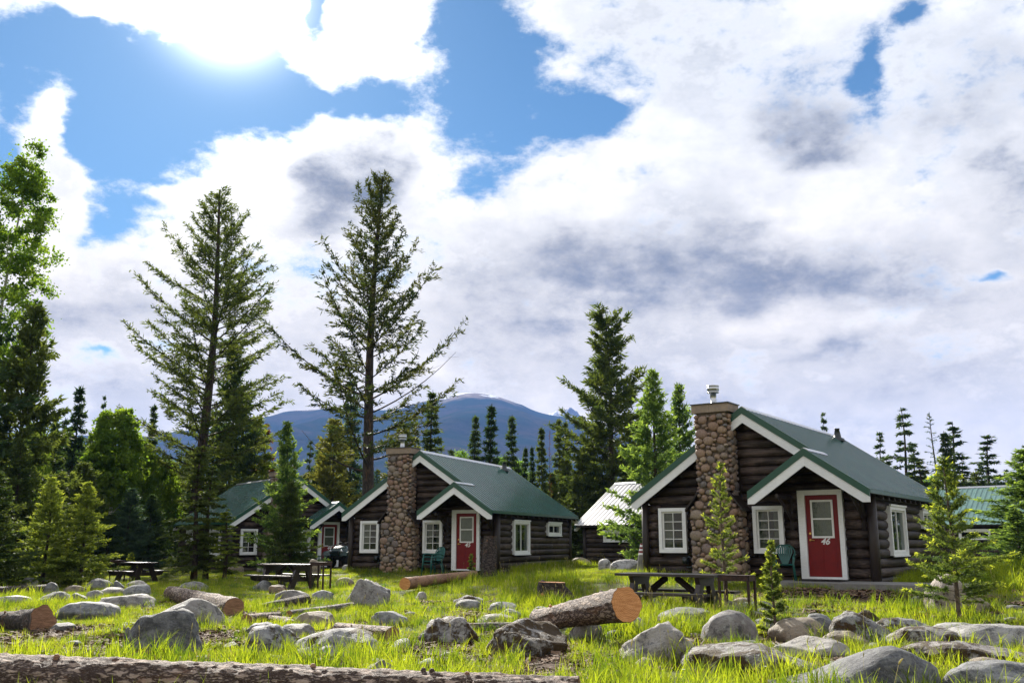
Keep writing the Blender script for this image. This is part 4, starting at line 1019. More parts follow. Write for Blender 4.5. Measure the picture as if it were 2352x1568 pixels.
    A('bush', 0, 'fir_blue', 303, 1120, 48, 55, 'spruce_tree', 'blue green spruce behind the farthest picnic table')
    A('bush', 1, 'fir_dark', 352, 1135, 50, 48, 'spruce_tree', 'deep green spruce left of the wall of cabin 44')
    A('bush', 2, 'fir_dark', 255, 1180, 46, 45, 'spruce_tree', 'low dark spruce behind the left end of the farthest picnic table')
    A('bush', 0, 'fir', 395, 1060, 64, 60, 'fir_tree', 'fir behind the left eave of cabin 44')
    A('broad', 1, 'fir_dark', 545, 788, 66, 75, 'spruce_tree', 'dark full spruce right of the tall fir behind cabin 44')
    A('broad', 0, 'fir_olive', 590, 960, 68, 70, 'fir_tree', 'olive fir behind the ridge of cabin 44')
    A('broad', 1, 'fir_gold', 772, 962, 60, 68, 'fir_tree', 'golden tinged fir left of the open fir trunk')
    A('broad', 0, 'fir_gold', 930, 985, 59, 78, 'fir_tree', 'golden tinged fir behind the flue of cabin 45')
    A('spire', 1, 'fir_blue', 810, 866, 66, 34, 'spruce_tree', 'blue green spruce directly left of the open fir trunk')
    A('spire', 2, 'fir', 992, 896, 68, 36, 'spruce_tree', 'spruce right of the open fir trunk, above the golden fir')
    A('ragged', 1, 'fir', 957, 955, 70, 16, 'spruce_tree', 'slim spruce just right of the flue of cabin 45')
    A('ragged', 2, 'fir_red', 617, 972, 72, 30, 'dead_spruce', 'reddish dead spruce behind the chimney of cabin 44')
    A('ragged', 0, 'fir_red', 668, 1060, 73, 24, 'dead_spruce', 'lower reddish dead spruce, behind the bright young spruce')
    A('ragged', 1, 'fir_dark', 713, 1012, 70, 17, 'spruce_tree', 'thin dark spire between cabins 44 and 45')
    A('spire', 0, 'fir', 752, 1005, 66, 40, 'spruce_tree', 'spruce behind the left rake of cabin 45')
    A('bush', 2, 'fir', 705, 1090, 70, 60, 'fir_tree', 'fir filling the gap behind cabins 44 and 45')
    for i, (px, py, Y, w, lf, lb) in enumerate([(1090,954,64,27,'fir_dark','leftmost of the three full spires above the roof of cabin 45'),(1127,927,63,31,'fir_dark','middle and tallest of the three full spires above the roof of cabin 45'),
        (1178,952,62,27,'fir_dark','right of the three full spires above the roof of cabin 45'),(1245,981,66,22,'fir','slim spire left of the leaning bare snag'),(1205,1024,66,18,'fir_dark','low spire right of the roof vent of cabin 45'),
        (1286,958,70,24,'fir','left of the twin spires in front of the snowy peaks'),(1300,966,69,22,'fir','right of the twin spires in front of the snowy peaks'),(1222,1022,64,14,'fir_dark','thin spire between the low spire and the leaning snag'),
        (1345,1010,64,40,'fir','full spruce left of the gnarled fir'),(1520,1010,62,45,'fir','spruce behind the left bright young spruce')]):
        A('spire', i % 3, lf, px, py, Y, w, 'spruce_tree', lb, SG)
    A('broad', 1, 'fir', 1335, 1040, 60, 62, 'fir_tree', 'broad fir left below the gnarled fir'); A('broad', 0, 'fir', 1460, 1050, 58, 62, 'fir_tree', 'broad fir at the foot of the gnarled fir')
    A('bush', 0, 'fir', 1270, 1085, 68, 50, 'fir_tree', 'bushy fir above the green roof behind cabin 45'); A('bush', 1, 'fir', 1215, 1090, 70, 45, 'fir_tree', 'bushy fir behind the rear rake of cabin 45')
    A('dead', 0, 'fir_red', 1262, 985, 66, 8, 'dead_snag', 'thin leaning bare snag above cabin 45')
    A('bush', 1, 'fir_bright', 1500, 850, 40, 82, 'spruce_tree', 'bright green spruce, taller of the two left of chimney 46')
    A('bush', 2, 'fir_bright', 1556, 880, 44, 62, 'spruce_tree', 'bright green spruce, shorter of the two left of chimney 46')
    for i, (px, py, Y, w, kd, lf, lb) in enumerate([(1891,947,80,15,'ragged','fir_dark','lone spire tip above the ridge of cabin 46'),(2017,992,80,22,'ragged','fir_dark','first spire to the right of the roof vent of cabin 46'),
        (2066,936,78,34,'ragged','fir_dark','tallest spire above the rear slope of cabin 46'),(2138,946,80,36,'dead','fir_dark','half bare spire, brownish, above the right end of cabin 46'),
        (2171,988,74,30,'spire','fir','left of the paired green spires above the right cabin'),(2183,968,76,36,'ragged','fir_dark','right of the paired green spires above the right cabin'),
        (2266,1000,78,36,'ragged','fir_dark','lone spire above the light green roof'),(2313,1078,80,16,'ragged','fir_dark','small spire tip between the lone spire and the big spruce'),
        (2348,1022,70,30,'ragged','fir_dark','spire at the right picture edge above the big spruce'),(2035,1050,76,26,'ragged','fir_dark','short spire between the first and tallest spires'),(2098,1030,79,26,'ragged','fir_dark','slim spire right of the tallest one above cabin 46'),(2240,1075,78,26,'ragged','fir','short spruce left of the lone spire over the light green roof'),(2150,1085,72,30,'spire','fir','low spruce above the far end of cabin 46'),(2110,1060,76,40,'ragged','fir','lower spruce under the half bare spire'),(2215,1060,76,34,'ragged','fir','lower spruce right of the paired green spires')]):
        A(kd, i % 3 if kd != 'dead' else 0, lf, px, py, Y, w, 'spruce_tree', lb, SG)
    A('bush', 0, 'fir_bright', 2352, 1030, 33, 105, 'spruce_tree', 'dense bright spruce at the right picture edge')
    A('bush', 1, 'fir_bright', 2330, 1165, 30, 55, 'spruce_tree', 'smaller bright spruce in front of the dense one at the right edge')
    # young spruces before cabin 44
    A('bush', 1, 'fir_bright', 664, 968, 42, 58, 'spruce_tree', 'bright young spruce hiding the chimney of cabin 44')
    A('bush', 2, 'fir', 672, 1105, 41, 46, 'spruce_tree', 'darker short spruce in front of the bright one at cabin 44')
    A('ragged', 0, 'fir', 465, 1025, 36.5, 44, 'fir_tree', 'thin fir, left of the pair in front of the side wall of cabin 44')
    A('ragged', 1, 'fir', 488, 1070, 37, 40, 'fir_tree', 'thin fir, right of the pair in front of the side wall of cabin 44')
    A('ragged', 2, 'fir_olive', 525, 1168, 36, 28, 'fir_tree', 'small slender fir by the left window of cabin 44')
    # aspens
    P, H = under(-20, 375, 46)
    d = broadleaf(3, H, 2.45, .42, 360, 90, .075, .14, .0, lambda t: float(np.interp(t, [0, .1, .3, .6, .85, 1], [.5, .75, 1, .9, .6, .25])))
    tree_obj('aspen_tree', d, M['aspen_bark'], M['aspen'], gx(-60, 46), 0, 1, 'tall bright aspen cut by the left edge of the picture')
    P, H = under(252, 948, 54)
    d = broadleaf(8, H, 1.6, .40, 300, 90, .085, .12, .03, lambda t: float(np.interp(t, [0, .2, .5, .8, 1], [.5, .9, 1, .75, .3])))
    tree_obj('aspen_tree', d, M['aspen_bark'], M['aspen'], gx(240, 54), 0, 1, 'aspen with white trunk and rounded crown in the left wood')
    d = broadleaf(12, 8, 1.9, .12, 260, 75, .085, .07); dm = (mesh_np('trunk', d[0], d[1], M['aspen_bark'], True), mesh_np('crown', d[2], d[3], M['aspen']))
    dp = (dm[0], mesh_np('crown', d[2], d[3], M['aspen_pale']))
    for px, py, Y, w, q, lb in [(330,1022,58,50,dm,'young aspen left of the dark spire behind cabin 44'),(292,1080,57,45,dm,'lower young aspen right of the white trunk'),(375,1060,60,45,dm,'young aspen between the tall fir and the dark spire'),
        (160,1020,62,45,dm,'young aspen behind the pointed spruce'),(222,1050,60,40,dm,'young aspen below the rounded aspen crown'),(80,985,48,45,dm,'young aspen behind the drooping spruce at the left'),(1060,1045,80,30,dp,'pale aspen showing over the roof of cabin 45'),
        (1190,1068,78,32,dp,'pale aspen between the spires above the rear of cabin 45'),(1150,1060,82,30,dp,'pale aspen between the tall spires above cabin 45'),(2140,1100,90,30,dp,'pale aspen far behind the right end of cabin 46')]:
        P, H = under(px, py, Y); s = H/8; sr = w/F*Y/1.9; tree_obj('young_aspen', q, None, None, P, RND.uniform(0, 6), (sr, sr, s), lb, 'tree', 'young aspens in the wood')
    # saplings
    def sap(seed, px, py, Y, basepx, w, lb, nb=46, e0=10, **kw):
        P = gx(basepx, Y); T = at(px, py, Y); H = T.z-P.z; R = w/F*Y
        d = conifer(seed, H, R, kw.get('cb', .14), nb, e0, 50, .05, .42, kw.get('tn', 9), kw.get('nl', .05), kw.get('nw', .007), kw.get('tpt', 9), H*.011+.006, 0, kw.get('rad', lambda t: (1-t)**.75), irr=.3, tipf=.86, nk=6)
        tree_obj('fir_sapling', d, M['bark_young'], M['fir_young'], P, 0, 1, lb, 'sapling')
    sap(201, 1665, 1060, 20, 1668, 66, 'slender fir sapling with bright tips in front of chimney 46', 44, 8, tn=8, tpt=7)
    sap(202, 1774, 1240, 14.6, 1782, 40, 'knee high fir sapling in front of the green chair at cabin 46', 40, 8, nl=.04, nw=.006, cb=.04)
    sap(203, 2172, 1050, 16.6, 2204, 112, 'large fir sapling beside the split boulder at the right', 62, 0, cb=.10, tn=11, tpt=8, nl=.055, nw=.0075, rad=lambda t: float(np.interp(t, [0, .12, .3, .5, .7, 1], [.9, 1, .95, .55, .42, .03])))
    sap(204, 1083, 1272, 33, 1083, 12, 'tiny fir seedling in front of the red door 45', 16, cb=.05, nl=.05)
    sap(205, 300, 1272, 39.5, 298, 22, 'small fir seedling behind the farthest picnic table', 20, cb=.05, nl=.07, nw=.02)
    # the wood behind: one mass
    pts = []; rg = np.random.default_rng(77)
    for _ in range(260):
        Y = rg.uniform(84, 150); px = rg.uniform(-500, 2900); X = (px-1176)/F*Y
        pts.append((X, Y, gz(X, Y), rg.integers(0, 4), rg.uniform(.7, 1.08), rg.uniform(0, 6.28)))
    for _ in range(150):
        Y = -rg.uniform(32, 75); X = rg.uniform(-90, 90); pts.append((X, Y, gz(X, Y), rg.integers(0, 4), rg.uniform(.7, 1.1), rg.uniform(0, 6.28)))
    for _ in range(90):
        Y = rg.uniform(40, 84); X = -Y*.545-rg.uniform(2, 26); pts.append((X, Y, gz(X, Y), rg.integers(0, 4), rg.uniform(.7, 1.2), rg.uniform(0, 6.28)))
    for _ in range(110):
        Y = rg.uniform(58, 84); X = (rg.uniform(-80, 330)-1176)/F*Y; pts.append((X, Y, gz(X, Y), rg.integers(0, 4), rg.uniform(.6, .92), rg.uniform(0, 6.28)))
    for _ in range(60):
        Y = rg.uniform(66, 84); X = (rg.uniform(330, 1560)-1176)/F*Y; pts.append((X, Y, gz(X, Y), rg.integers(0, 4), rg.uniform(.45, .68), rg.uniform(0, 6.28)))
    src = bpy.data.collections.new('forest_kinds')
    for i, (kd, v, lf) in enumerate([('spire', 0, 'fir_dark'), ('spire', 1, 'fir_dark'), ('broad', 0, 'fir'), ('bush', 1, 'fir_dark')]):
        wv, wf, V, T, TT = K[kd][v]; sc = {'spire': 1., 'broad': .8, 'bush': 1.05}[kd]
        rgk = np.random.default_rng(i); keep = np.arange(len(T)) % 2 == 0
        me = mesh_np('distant_conifer', np.concatenate([wv, V])*sc, np.concatenate([wf, T[keep]+len(wv)]), M[lf]); src.objects.link(bpy.data.objects.new('distant_conifer_%d' % i, me))
    scatter('forest', pts, src, None)
def scatter(name, pts, src, zs=None):
    """points become one object whose geometry nodes stand a mesh of the source collection on each"""
    A_ = np.array([p[:6] for p in pts], float); me = bpy.data.meshes.new(name); me.from_pydata(A_[:, :3].tolist(), [], [])
    a = me.attributes.new('pick', 'INT', 'POINT'); a.data.foreach_set('value', A_[:, 3].astype(np.int32))
    a = me.attributes.new('size', 'FLOAT', 'POINT'); a.data.foreach_set('value', A_[:, 4].astype(np.float32))
    a = me.attributes.new('turn', 'FLOAT', 'POINT'); a.data.foreach_set('value', A_[:, 5].astype(np.float32))
    o = new_obj(name, me); tag(o, kind='stuff'); ng = bpy.data.node_groups.new(name+'_scatter', 'GeometryNodeTree')
    ng.interface.new_socket('Geometry', in_out='INPUT', socket_type='NodeSocketGeometry'); ng.interface.new_socket('Geometry', in_out='OUTPUT', socket_type='NodeSocketGeometry')
    N = ng.nodes; L = ng.links; gi = N.new('NodeGroupInput'); go = N.new('NodeGroupOutput'); ip = N.new('GeometryNodeInstanceOnPoints'); ci = N.new('GeometryNodeCollectionInfo')
    ci.inputs[0].default_value = src; ci.inputs[1].default_value = True; ci.inputs[2].default_value = True
    def na(n, ty):
        x = N.new('GeometryNodeInputNamedAttribute'); x.data_type = ty; x.inputs[0].default_value = n
        return [q for q in x.outputs if q.enabled and q.name == 'Attribute'][0]
    cx = N.new('ShaderNodeCombineXYZ'); L.new(na('turn', 'FLOAT'), cx.inputs[2])
    L.new(gi.outputs[0], ip.inputs['Points']); L.new(ci.outputs[0], ip.inputs['Instance']); ip.inputs['Pick Instance'].default_value = True
    L.new(na('pick', 'INT'), ip.inputs['Instance Index']); L.new(cx.outputs[0], ip.inputs['Rotation']); L.new(na('size', 'FLOAT'), ip.inputs['Scale']); L.new(ip.outputs[0], go.inputs[0])
    md = o.modifiers.new('scatter', 'NODES'); md.node_group = ng; return o
M['litter'] = plain_mat('bark_litter', (.17, .105, .065), .8, .3, var=.35, sc=9)
M['fir_mix'] = leaf_mat('fir_needles_browning', (.035, .060, .020), (.125, .128, .040), None, .38, .9)
build_trees()

# ------------------------------------------------------------------ boulders
def rock_mesh(seed, w, d, h, cuts, rough, sub, mat, peak=0., wedge=0):
    bm = bmesh.new(); bmesh.ops.create_icosphere(bm, subdivisions=sub, radius=1); rn = random.Random(seed)
    pl = []
    for _ in range(cuts+2):
        n = Vector((rn.gauss(0, 1), rn.gauss(0, 1), rn.gauss(.25, .7))).normalized(); pl.append((n, rn.uniform(.62, .88)))
    off = Vector((seed*3.7, seed*1.3, seed*.7))
    for v in bm.verts:
        p = v.co.copy()
        p = Vector([math.copysign(abs(c)**.88, c) for c in p])
        for n, k in pl:
            t = p.dot(n)
            if t > k: p -= n*(t-k)*.90
        e = mn.fractal(p*1.1+off, 1., 2., 3)*.16*rough+mn.fractal(p*4+off, 1., 2., 4)*.045*rough
        e += (abs(mn.noise(p*2.3+off))-.25)*.10*rough
        e += mn.fractal(p*9+off, .9, 2., 3)*.018*rough
        p *= 1+e
        if peak: p.x += peak*max(0, p.z)*.5
        v.co = Vector((p.x*w, p.y*d, p.z*h*(1 if wedge == 0 else .78+wedge*(.5*p.x-.35*abs(p.x-.35)))))
    me = bpy.data.meshes.new('boulder'); bm.to_mesh(me); bm.free(); me.polygons.foreach_set('use_smooth', [True]*len(me.polygons)); me.materials.append(mat); return me
# x0, x1, ytop, ybase, cuts, roughness, material, label
ROCKS = [
 (298,456,1409,1500,7,.8,'rock_dark','large blocky dark boulder with a flat sunlit top, front left'),(138,266,1384,1417,2,.5,'rock_grey','smooth grey dome left of the blocky boulder'),
 (224,352,1365,1391,3,.6,'rock_grey','long low boulder with a brown litter patch, left'),(302,497,1375,1438,3,.7,'rock_grey','long sloping grey boulder just behind the blocky boulder'),
 (89,167,1361,1383,3,.6,'rock_dark','flat dark boulder left of a rounder one, at the left'),(164,200,1361,1383,2,.6,'rock_dark','small round boulder touching the flat dark one at the left'),
 (-30,62,1370,1380,2,.5,'rock_pale','flat white stone at the left picture edge'),(199,237,1358,1371,2,.6,'rock_grey','small boulder behind the long low boulder with litter'),
 (39,85,1327,1348,3,.7,'rock_grey','rounded boulder beside the thick log at the far left'),(100,131,1339,1360,2,.5,'rock_dark','round boulder at the cut end of the thick left log'),
 (194,260,1331,1348,3,.6,'rock_dark','wedge shaped boulder with a bright upper edge, below the farthest table'),(256,284,1335,1350,2,.6,'rock_dark','round dark boulder touching the wedge shaped one'),
 (292,340,1334,1350,2,.6,'rock_dark','nearly black boulder below the farthest picnic table'),(288,344,1344,1366,3,.6,'rock_grey','grey boulder in front of the nearly black one'),
 (229,289,1350,1361,2,.6,'rock_pale','low pale boulder left of the grey one below the farthest table'),(151,194,1346,1357,2,.5,'rock_tan','flat tan stone in the left grass'),
 (413,474,1337,1358,1,.4,'rock_grey','smooth dome behind the big bark covered log'),(524,558,1296,1310,2,.5,'rock_tan','tan boulder on the lawn in front of cabin 44'),
 (584,622,1334,1350,2,.5,'rock_grey','low dome below the middle picnic table'),(620,658,1339,1356,6,.9,'rock_orange','angular stone with orange lichen under the middle picnic table'),
 (628,713,1358,1384,3,.6,'rock_grey','broad low boulder between the bark log and the pointed boulder'),(718,765,1358,1374,2,.6,'rock_grey','small domed boulder left of the pointed boulder'),
 (773,810,1327,1341,2,.5,'rock_tan','tan dome in the grass in front of the left corner of cabin 45'),(803,886,1321,1392,5,.8,'rock_grey','tall pointed grey boulder standing alone in the middle'),
 (685,762,1405,1434,2,.5,'rock_tan','smooth dome right of the cut log ends'),(856,929,1406,1431,2,.5,'rock_grey','smooth grey dome below the pointed boulder, to its right'),
 (956,979,1361,1376,1,.5,'rock_pale','small pale round stone in the middle of the meadow'),(1047,1106,1366,1384,4,.8,'rock_moss','mossy low boulder behind a smooth one, mid meadow'),
 (1049,1106,1379,1396,1,.4,'rock_grey','smooth oval boulder in front of the mossy low one'),(1128,1188,1384,1401,1,.4,'rock_grey','smooth oval boulder left of the orange ended log'),
 (1103,1177,1413,1427,2,.5,'rock_pale','low pale slab behind the long log in the middle'),(1146,1196,1403,1415,4,.8,'rock_grey','flat stone behind the low pale slab'),
 (551,683,1438,1500,3,.8,'rock_moss','big lichen spotted boulder, left of the pair above the front log'),(565,633,1434,1455,3,.7,'rock_dark','dark boulder showing behind the big lichen spotted one'),
 (640,720,1438,1462,3,.7,'rock_grey','grey boulder wedged behind the pair above the front log'),(682,866,1453,1512,3,.8,'rock_mossy_pale','big rounded boulder with brown litter on top, right of the pair above the front log'),
 (975,1098,1428,1476,6,1.3,'rock_mossy','craggy mound of moss and stone in the middle foreground'),(1133,1297,1429,1504,4,1.,'rock_mossy','big humped boulder with a brown mossy slope'),
 (1309,1379,1428,1470,5,.8,'rock_grey','triangular grey boulder in front of the orange ended log'),(1439,1592,1428,1520,4,.9,'rock_pale','large boulder with a white top, left of the round cut stump'),
 (1518,1652,1399,1436,3,.6,'rock_dark','flat broad boulder behind the round cut stump'),(1650,1713,1386,1424,6,.8,'rock_grey','sharp peaked boulder above the round speckled one'),
 (1622,1733,1408,1476,2,.4,'rock_grey','round speckled boulder right of the cut stump'),(1592,1850,1481,1548,3,.7,'rock_moss','long lichen streaked boulder in the right foreground'),
 (1427,1491,1422,1446,4,.7,'rock_pale','pale stone just right of the orange cut face'),(1468,1524,1379,1397,1,.4,'rock_grey','smooth boulder in the grass under the near picnic table'),
 (1313,1356,1280,1293,2,.4,'rock_tan','flat tan boulder at the right corner of cabin 45'),(1374,1402,1284,1303,1,.4,'rock_pale','smooth pale dome left of the flat boulder near the marker post'),
 (1406,1471,1287,1304,2,.5,'rock_pale','flat pale boulder near the marker post'),(1447,1472,1269,1290,5,.8,'rock_tan','upright tan stone left of the marker post'),
 (1226,1264,1394,1410,3,.6,'rock_grey','small boulder at the left end of the orange ended log'),(1710,1776,1384,1402,1,.5,'rock_grey','smooth pale boulder left of the knee high sapling'),
 (1721,1786,1399,1422,1,.5,'rock_dark','smooth dark boulder below the knee high sapling'),(1683,1729,1376,1389,1,.5,'rock_tan','boulder at the feet of the steel stand by cabin 46'),
 (1712,1773,1407,1435,4,.8,'rock_mossy','brown mossy boulder right of the sharp peaked one'),(1721,1792,1424,1449,3,.6,'rock_grey','low grey boulder by the mulch patch'),
 (1777,1895,1423,1471,2,.5,'rock_tan','smooth tan boulder behind the mulch patch'),(1838,1915,1420,1463,2,.6,'rock_dark','dark curved boulder tucked behind the smooth tan one'),
 (1844,1907,1413,1434,1,.5,'rock_grey','grey dome behind the dark curved boulder'),(1911,2033,1410,1474,3,.7,'rock_moss','steep grey boulder with black lichen, right half'),
 (1945,2015,1408,1432,4,.8,'rock_mossy','mossy edged boulder behind the steep grey one'),(2016,2137,1423,1452,5,.9,'rock_moss','angular boulder with orange moss stripes'),
 (2010,2197,1445,1484,3,.8,'rock_moss','long dark veined boulder in front of the moss striped one'),(2137,2257,1438,1466,4,.8,'rock_pale','pale boulder with a dark notch, at the right'),
 (2194,2400,1436,1492,2,.5,'rock_pale','wide smooth white grey boulder at the right picture edge'),(2089,2360,1482,1528,7,.9,'rock_flat','flat ledge like slab with red moss, lower right'),
 (1785,1932,1468,1508,3,.8,'rock_pale','low cracked pale boulder in front of the smooth tan one'),(1896,1986,1452,1483,2,.6,'rock_tan','small tan boulder right of the cracked pale one'),
 (1804,2121,1470,1590,4,.8,'rock_dark','huge dark boulder with a long left slope, bottom right'),(2200,2430,1524,1600,2,.5,'rock_grey','smooth grey boulder in the bottom right corner'),
 (2132,2270,1332,1404,6,1.2,'rock_split','split boulder with a pale slab leaning on it, under the large sapling'),(1769,1794,1424,1440,5,.8,'rock_pale','little square stone by the mulch patch'),
 (2090,2122,1371,1385,3,.6,'rock_pale','pale flat stone left of the split boulder'),(680,711,1279,1293,1,.4,'rock_tan','rounded tan stone in front of the window of cabin 44'),
 (703,735,1287,1312,3,.5,'rock_tan','tilted tan boulder left of the door of cabin 44'),(112,170,1432,1445,5,.7,'rock_dark','flat slab in the front left grass'),
 (285,303,1446,1466,5,.8,'rock_dark','small dark stone left of the blocky boulder'),(838,905,1524,1560,4,.9,'rock_dark','dark stone half hidden by the front log'),
 (590,604,1300,1310,1,.4,'rock_pale','tiny pale stone left of the middle picnic table'),(786,803,1298,1306,1,.4,'rock_pale','tiny flat stone at the left corner of cabin 45')]
M['rock_orange'] = boulder_mat('orange_lichen_stone', (.12, .10, .08), (.34, .24, .16), .55, .3, .4)
M['rock_mossy_pale'] = boulder_mat('pale_granite_litter', (.16, .15, .145), (.38, .37, .36), .34, .3)
M['rock_flat'] = boulder_mat('red_moss_ledge', (.12, .11, .11), (.36, .33, .32), .55, .2)
M['rock_split'] = boulder_mat('split_rock', (.22, .17, .12), (.46, .41, .37), .1, .1, .3)
RB = []
def build_rocks():
    for i, (x0, x1, yt, yb, cuts, rough, mt, lb) in enumerate(ROCKS):
        pc = (x0+x1)/2; B = gp(pc, yb+5); wm = (x1-x0)/F*B.y/2
        d = wm*(.75 if wm < 1 else .6); Yc = B.y+d*.85; wm = (x1-x0)/F*Yc/2
        P = gx(pc, Yc); top = at(pc, yt, Yc+d*.1).z-P.z
        h = max(top, .05)*.88
        me = rock_mesh(i+3, wm*1.13, d*1.1, h*1.16 if cuts < 4 else h*1.25, cuts, rough*1.25, 4 if (x1-x0) > 60 else 4 if yb > 1395 else 3, M[mt], 0, 1. if 'left slope' in lb or 'sloping' in lb else 0)
        o = new_obj('boulder', me, None, P+Vector((0, 0, .03)), (0, 0, random.Random(i).uniform(-.25, .25))); tag(o, lb, 'boulder' if x1-x0 > 30 else 'stone', 'boulders and stones in the meadow')
        RB.append((P.x, P.y, wm*.98, d*.95))
build_rocks()
def small_stones():
    used = set(); rn = random.Random(8); base = [rock_mesh(300+i, .13, .10, .065, 3+i, .8, 3, M[['rock_grey', 'rock_pale', 'rock_tan', 'rock_dark', 'rock_moss'][i]]) for i in range(5)]
    for i in range(84):
        px = rn.uniform(30, 2330) if i % 2 else rn.uniform(1450, 2340); P = gp(px, rn.uniform(1395, 1540)); s = rn.uniform(.6, 1.9)
        if any(((P.x-a)/(w+.1))**2+((P.y-b)/(d+.1))**2 < 1 for a, b, w, d in RB[:78]): continue
        ang = (rn.uniform(-.2, .2), rn.uniform(-.2, .2), rn.uniform(0, 6)); k = min(range(len(ROCKS)), key=lambda q: ((P.x-RB[q][0])**2+(P.y-RB[q][1])**2)); lb = ('%s %s stone %s the %s' % ('fist sized' if s < 1.05 else 'head sized', ('grey', 'pale', 'tan', 'dark', 'mossy')[i % 5], ('left of' if P.x < RB[k][0] else 'right of') if abs(P.x-RB[k][0]) > abs(P.y-RB[k][1]) else ('in front of' if P.y < RB[k][1] else 'behind'), ' '.join(ROCKS[k][7].split(',')[0].split()[:8])))
        if lb in used: continue
        used.add(lb); o = new_obj('stone', base[i % 5], None, P+Vector((0, 0, .02)), ang, (s*1.1, s, s)); tag(o, lb, 'stone', 'small loose stones in the foreground grass'); RB.append((P.x, P.y, .10*s, .08*s))
small_stones()

# ------------------------------------------------------------------ logs and stumps
def fallen_log(A, B, ra, rb, bark, cut, label, name='fallen_log', flare=0, seed=1, cutend='b', knots=4, nseg=0, bump=.12):
    A, B = Vector(A), Vector(B); L = (B-A).length; X = (B-A).normalized(); Yv = Vector((0, 0, 1)).cross(X).normalized(); Zv = X.cross(Yv)
    R_ = Matrix((X, Yv, Zv)).transposed().to_4x4(); r = new_obj(name, None, None, A); r.matrix_world = Matrix.Translation(A) @ R_; tag(r, label, 'stump' if 'stump' in name else 'log')
    n = 72 if nseg > 100 else 40 if max(ra, rb)/A.y > .012 else 22; m = nseg or max(10, int(L/.10)); m = min(m, 400); vs = []; fs = []; off = Vector((seed*5.1, 0, 0))
    for i in range(m+1):
        t = i/m; rr = ra+(rb-ra)*t
        if flare: rr *= 1+flare*math.exp(-(1-t if cutend == 'b' else t)*7)
        for k in range(n):
            a = 2*math.pi*k/n; dirv = Vector((0, math.cos(a), math.sin(a))); q = Vector((t*L*2.2, dirv.y*1.6, dirv.z*1.6))+off
            e = mn.fractal(q*.8, 1., 2., 3)*bump*.8+mn.fractal(Vector((t*L*7, dirv.y*5, dirv.z*5))+off, .8, 2., 4)*bump*.45
            if nseg > 100 or rr/A.y > .011:
                w = Vector((t*L*9, dirv.y*4.5, dirv.z*4.5))+off+mn.noise_vector(q*2)*.5; dv = mn.voronoi(w)[0]; pv = mn.cell(mn.voronoi(w)[1][0]*7.3); e += (min(.5, dv[1]-dv[0])*.085+pv*.035-.04)*bump/.11*(.12/max(rr, .12))
            vs.append((t*L, dirv.y*rr*(1+e), dirv.z*rr*(1+e)))
    for i in range(m):
        for k in range(n): fs.append((i*n+k, i*n+(k+1) % n, (i+1)*n+(k+1) % n, (i+1)*n+k))
    new_obj('bark', MB().add(vs, fs, True).mesh('bark', M[bark]), r)
    for end in ('a', 'b'):
        i = 0 if end == 'a' else m; ring = [Vector(vs[i*n+k]) for k in range(n)]; ctr = sum(ring, Vector())/n; s = -1 if end == 'a' else 1
        loc = ctr+Vector((s*.003, 0, 0)); V2 = [(0, 0, 0)]+[tuple((v-ctr)*.985) for v in ring]; F2 = [(0, 1+k, 1+(k+1) % n) if s > 0 else (0, 1+(k+1) % n, 1+k) for k in range(n)]
        me = bpy.data.meshes.new('cut_face'); me.from_pydata([(v[0]+0, v[1], v[2]) for v in V2], [], F2); me.materials.append(M[cut]); new_obj('cut_face', me, r, loc)
    rn = random.Random(seed)
    for k in range(knots):
        t = rn.uniform(.08, .92); a = rn.uniform(.3, 2.8); d = Vector((rn.uniform(-.2, .4), math.cos(a), math.sin(a))).normalized(); rr = (ra+(rb-ra)*t)*.93; p = Vector((t*L, 0, 0))
        q = MB().tube([p+d*rr*.8, p+d*rr*1.12, p+d*(rr*1.15+.012)], [rr*.16, rr*.13, rr*.07], 7); q.build('knot', M[cut if k % 3 == 0 else bark], r)
    return r
def seen(px, pyc, rpx, lift=0.):
    """centre of a log end seen at (px, pyc) with a radius of rpx pixels, resting on the ground"""
    g = gp(px, pyc+rpx*.8); Y = g.y+.05; p = at(px, pyc, Y); return p, rpx/F*Y
def log_px(a, b, bark, cut, label, **kw):
    (A, ra), (B, rb) = seen(*a), seen(*b); return fallen_log(A, B, ra, rb, bark, cut, label, **kw)
A = Vector((-5.3, 8.95, .02)); B = Vector((.55, 8.15, .06))
def front_log():
    A = at(-260, 1556, 9.4); B = at(1330, 1612, 8.4); return fallen_log(A, B, .25, .205, 'bark_log', 'cut_brown', 'long thick flaky barked log lying right across the bottom of the picture', seed=4, knots=14, nseg=380, bump=.11)
front_log()
log_px((392,1361,15), (537,1396,23), 'bark_log', 'cut_brown', 'big bark covered log whose round cut end with radial cracks faces the viewer', seed=7, knots=6)
log_px((-60,1362,13), (104,1354,12), 'bark_dark', 'cut_brown', 'thick dark log at the far left beside the round boulders', seed=9)
log_px((86,1340,6), (192,1331,9), 'bark_grey', 'cut_brown', 'weathered log at the edge of the left wood', seed=10, knots=2)
log_px((170,1332,6), (221,1331,6), 'bark_dark', 'cut_brown', 'short dark log behind the weathered log at the left wood', seed=11, knots=1)
log_px((-60,1422,16), (100,1428,27), 'bark_dark', 'cut_brown', 'broken root end of a log, half sunk in the grass front left', seed=12, flare=.3, knots=2, bump=.25)
log_px((640,1414,9), (566,1423,13), 'bark_log', 'cut_brown', 'small log lying under the cut end of the big bark covered log', seed=13, knots=1)
log_px((618,1420,8), (668,1429,11), 'bark_log', 'cut_brown', 'short log with a brown cut face between the lichen boulder and the smooth dome', seed=14, knots=1)
log_px((600,1393,7), (703,1379,14), 'bark_dark', 'cut_brown', 'dark tapering log in front of the broad low boulder', seed=15, knots=2)
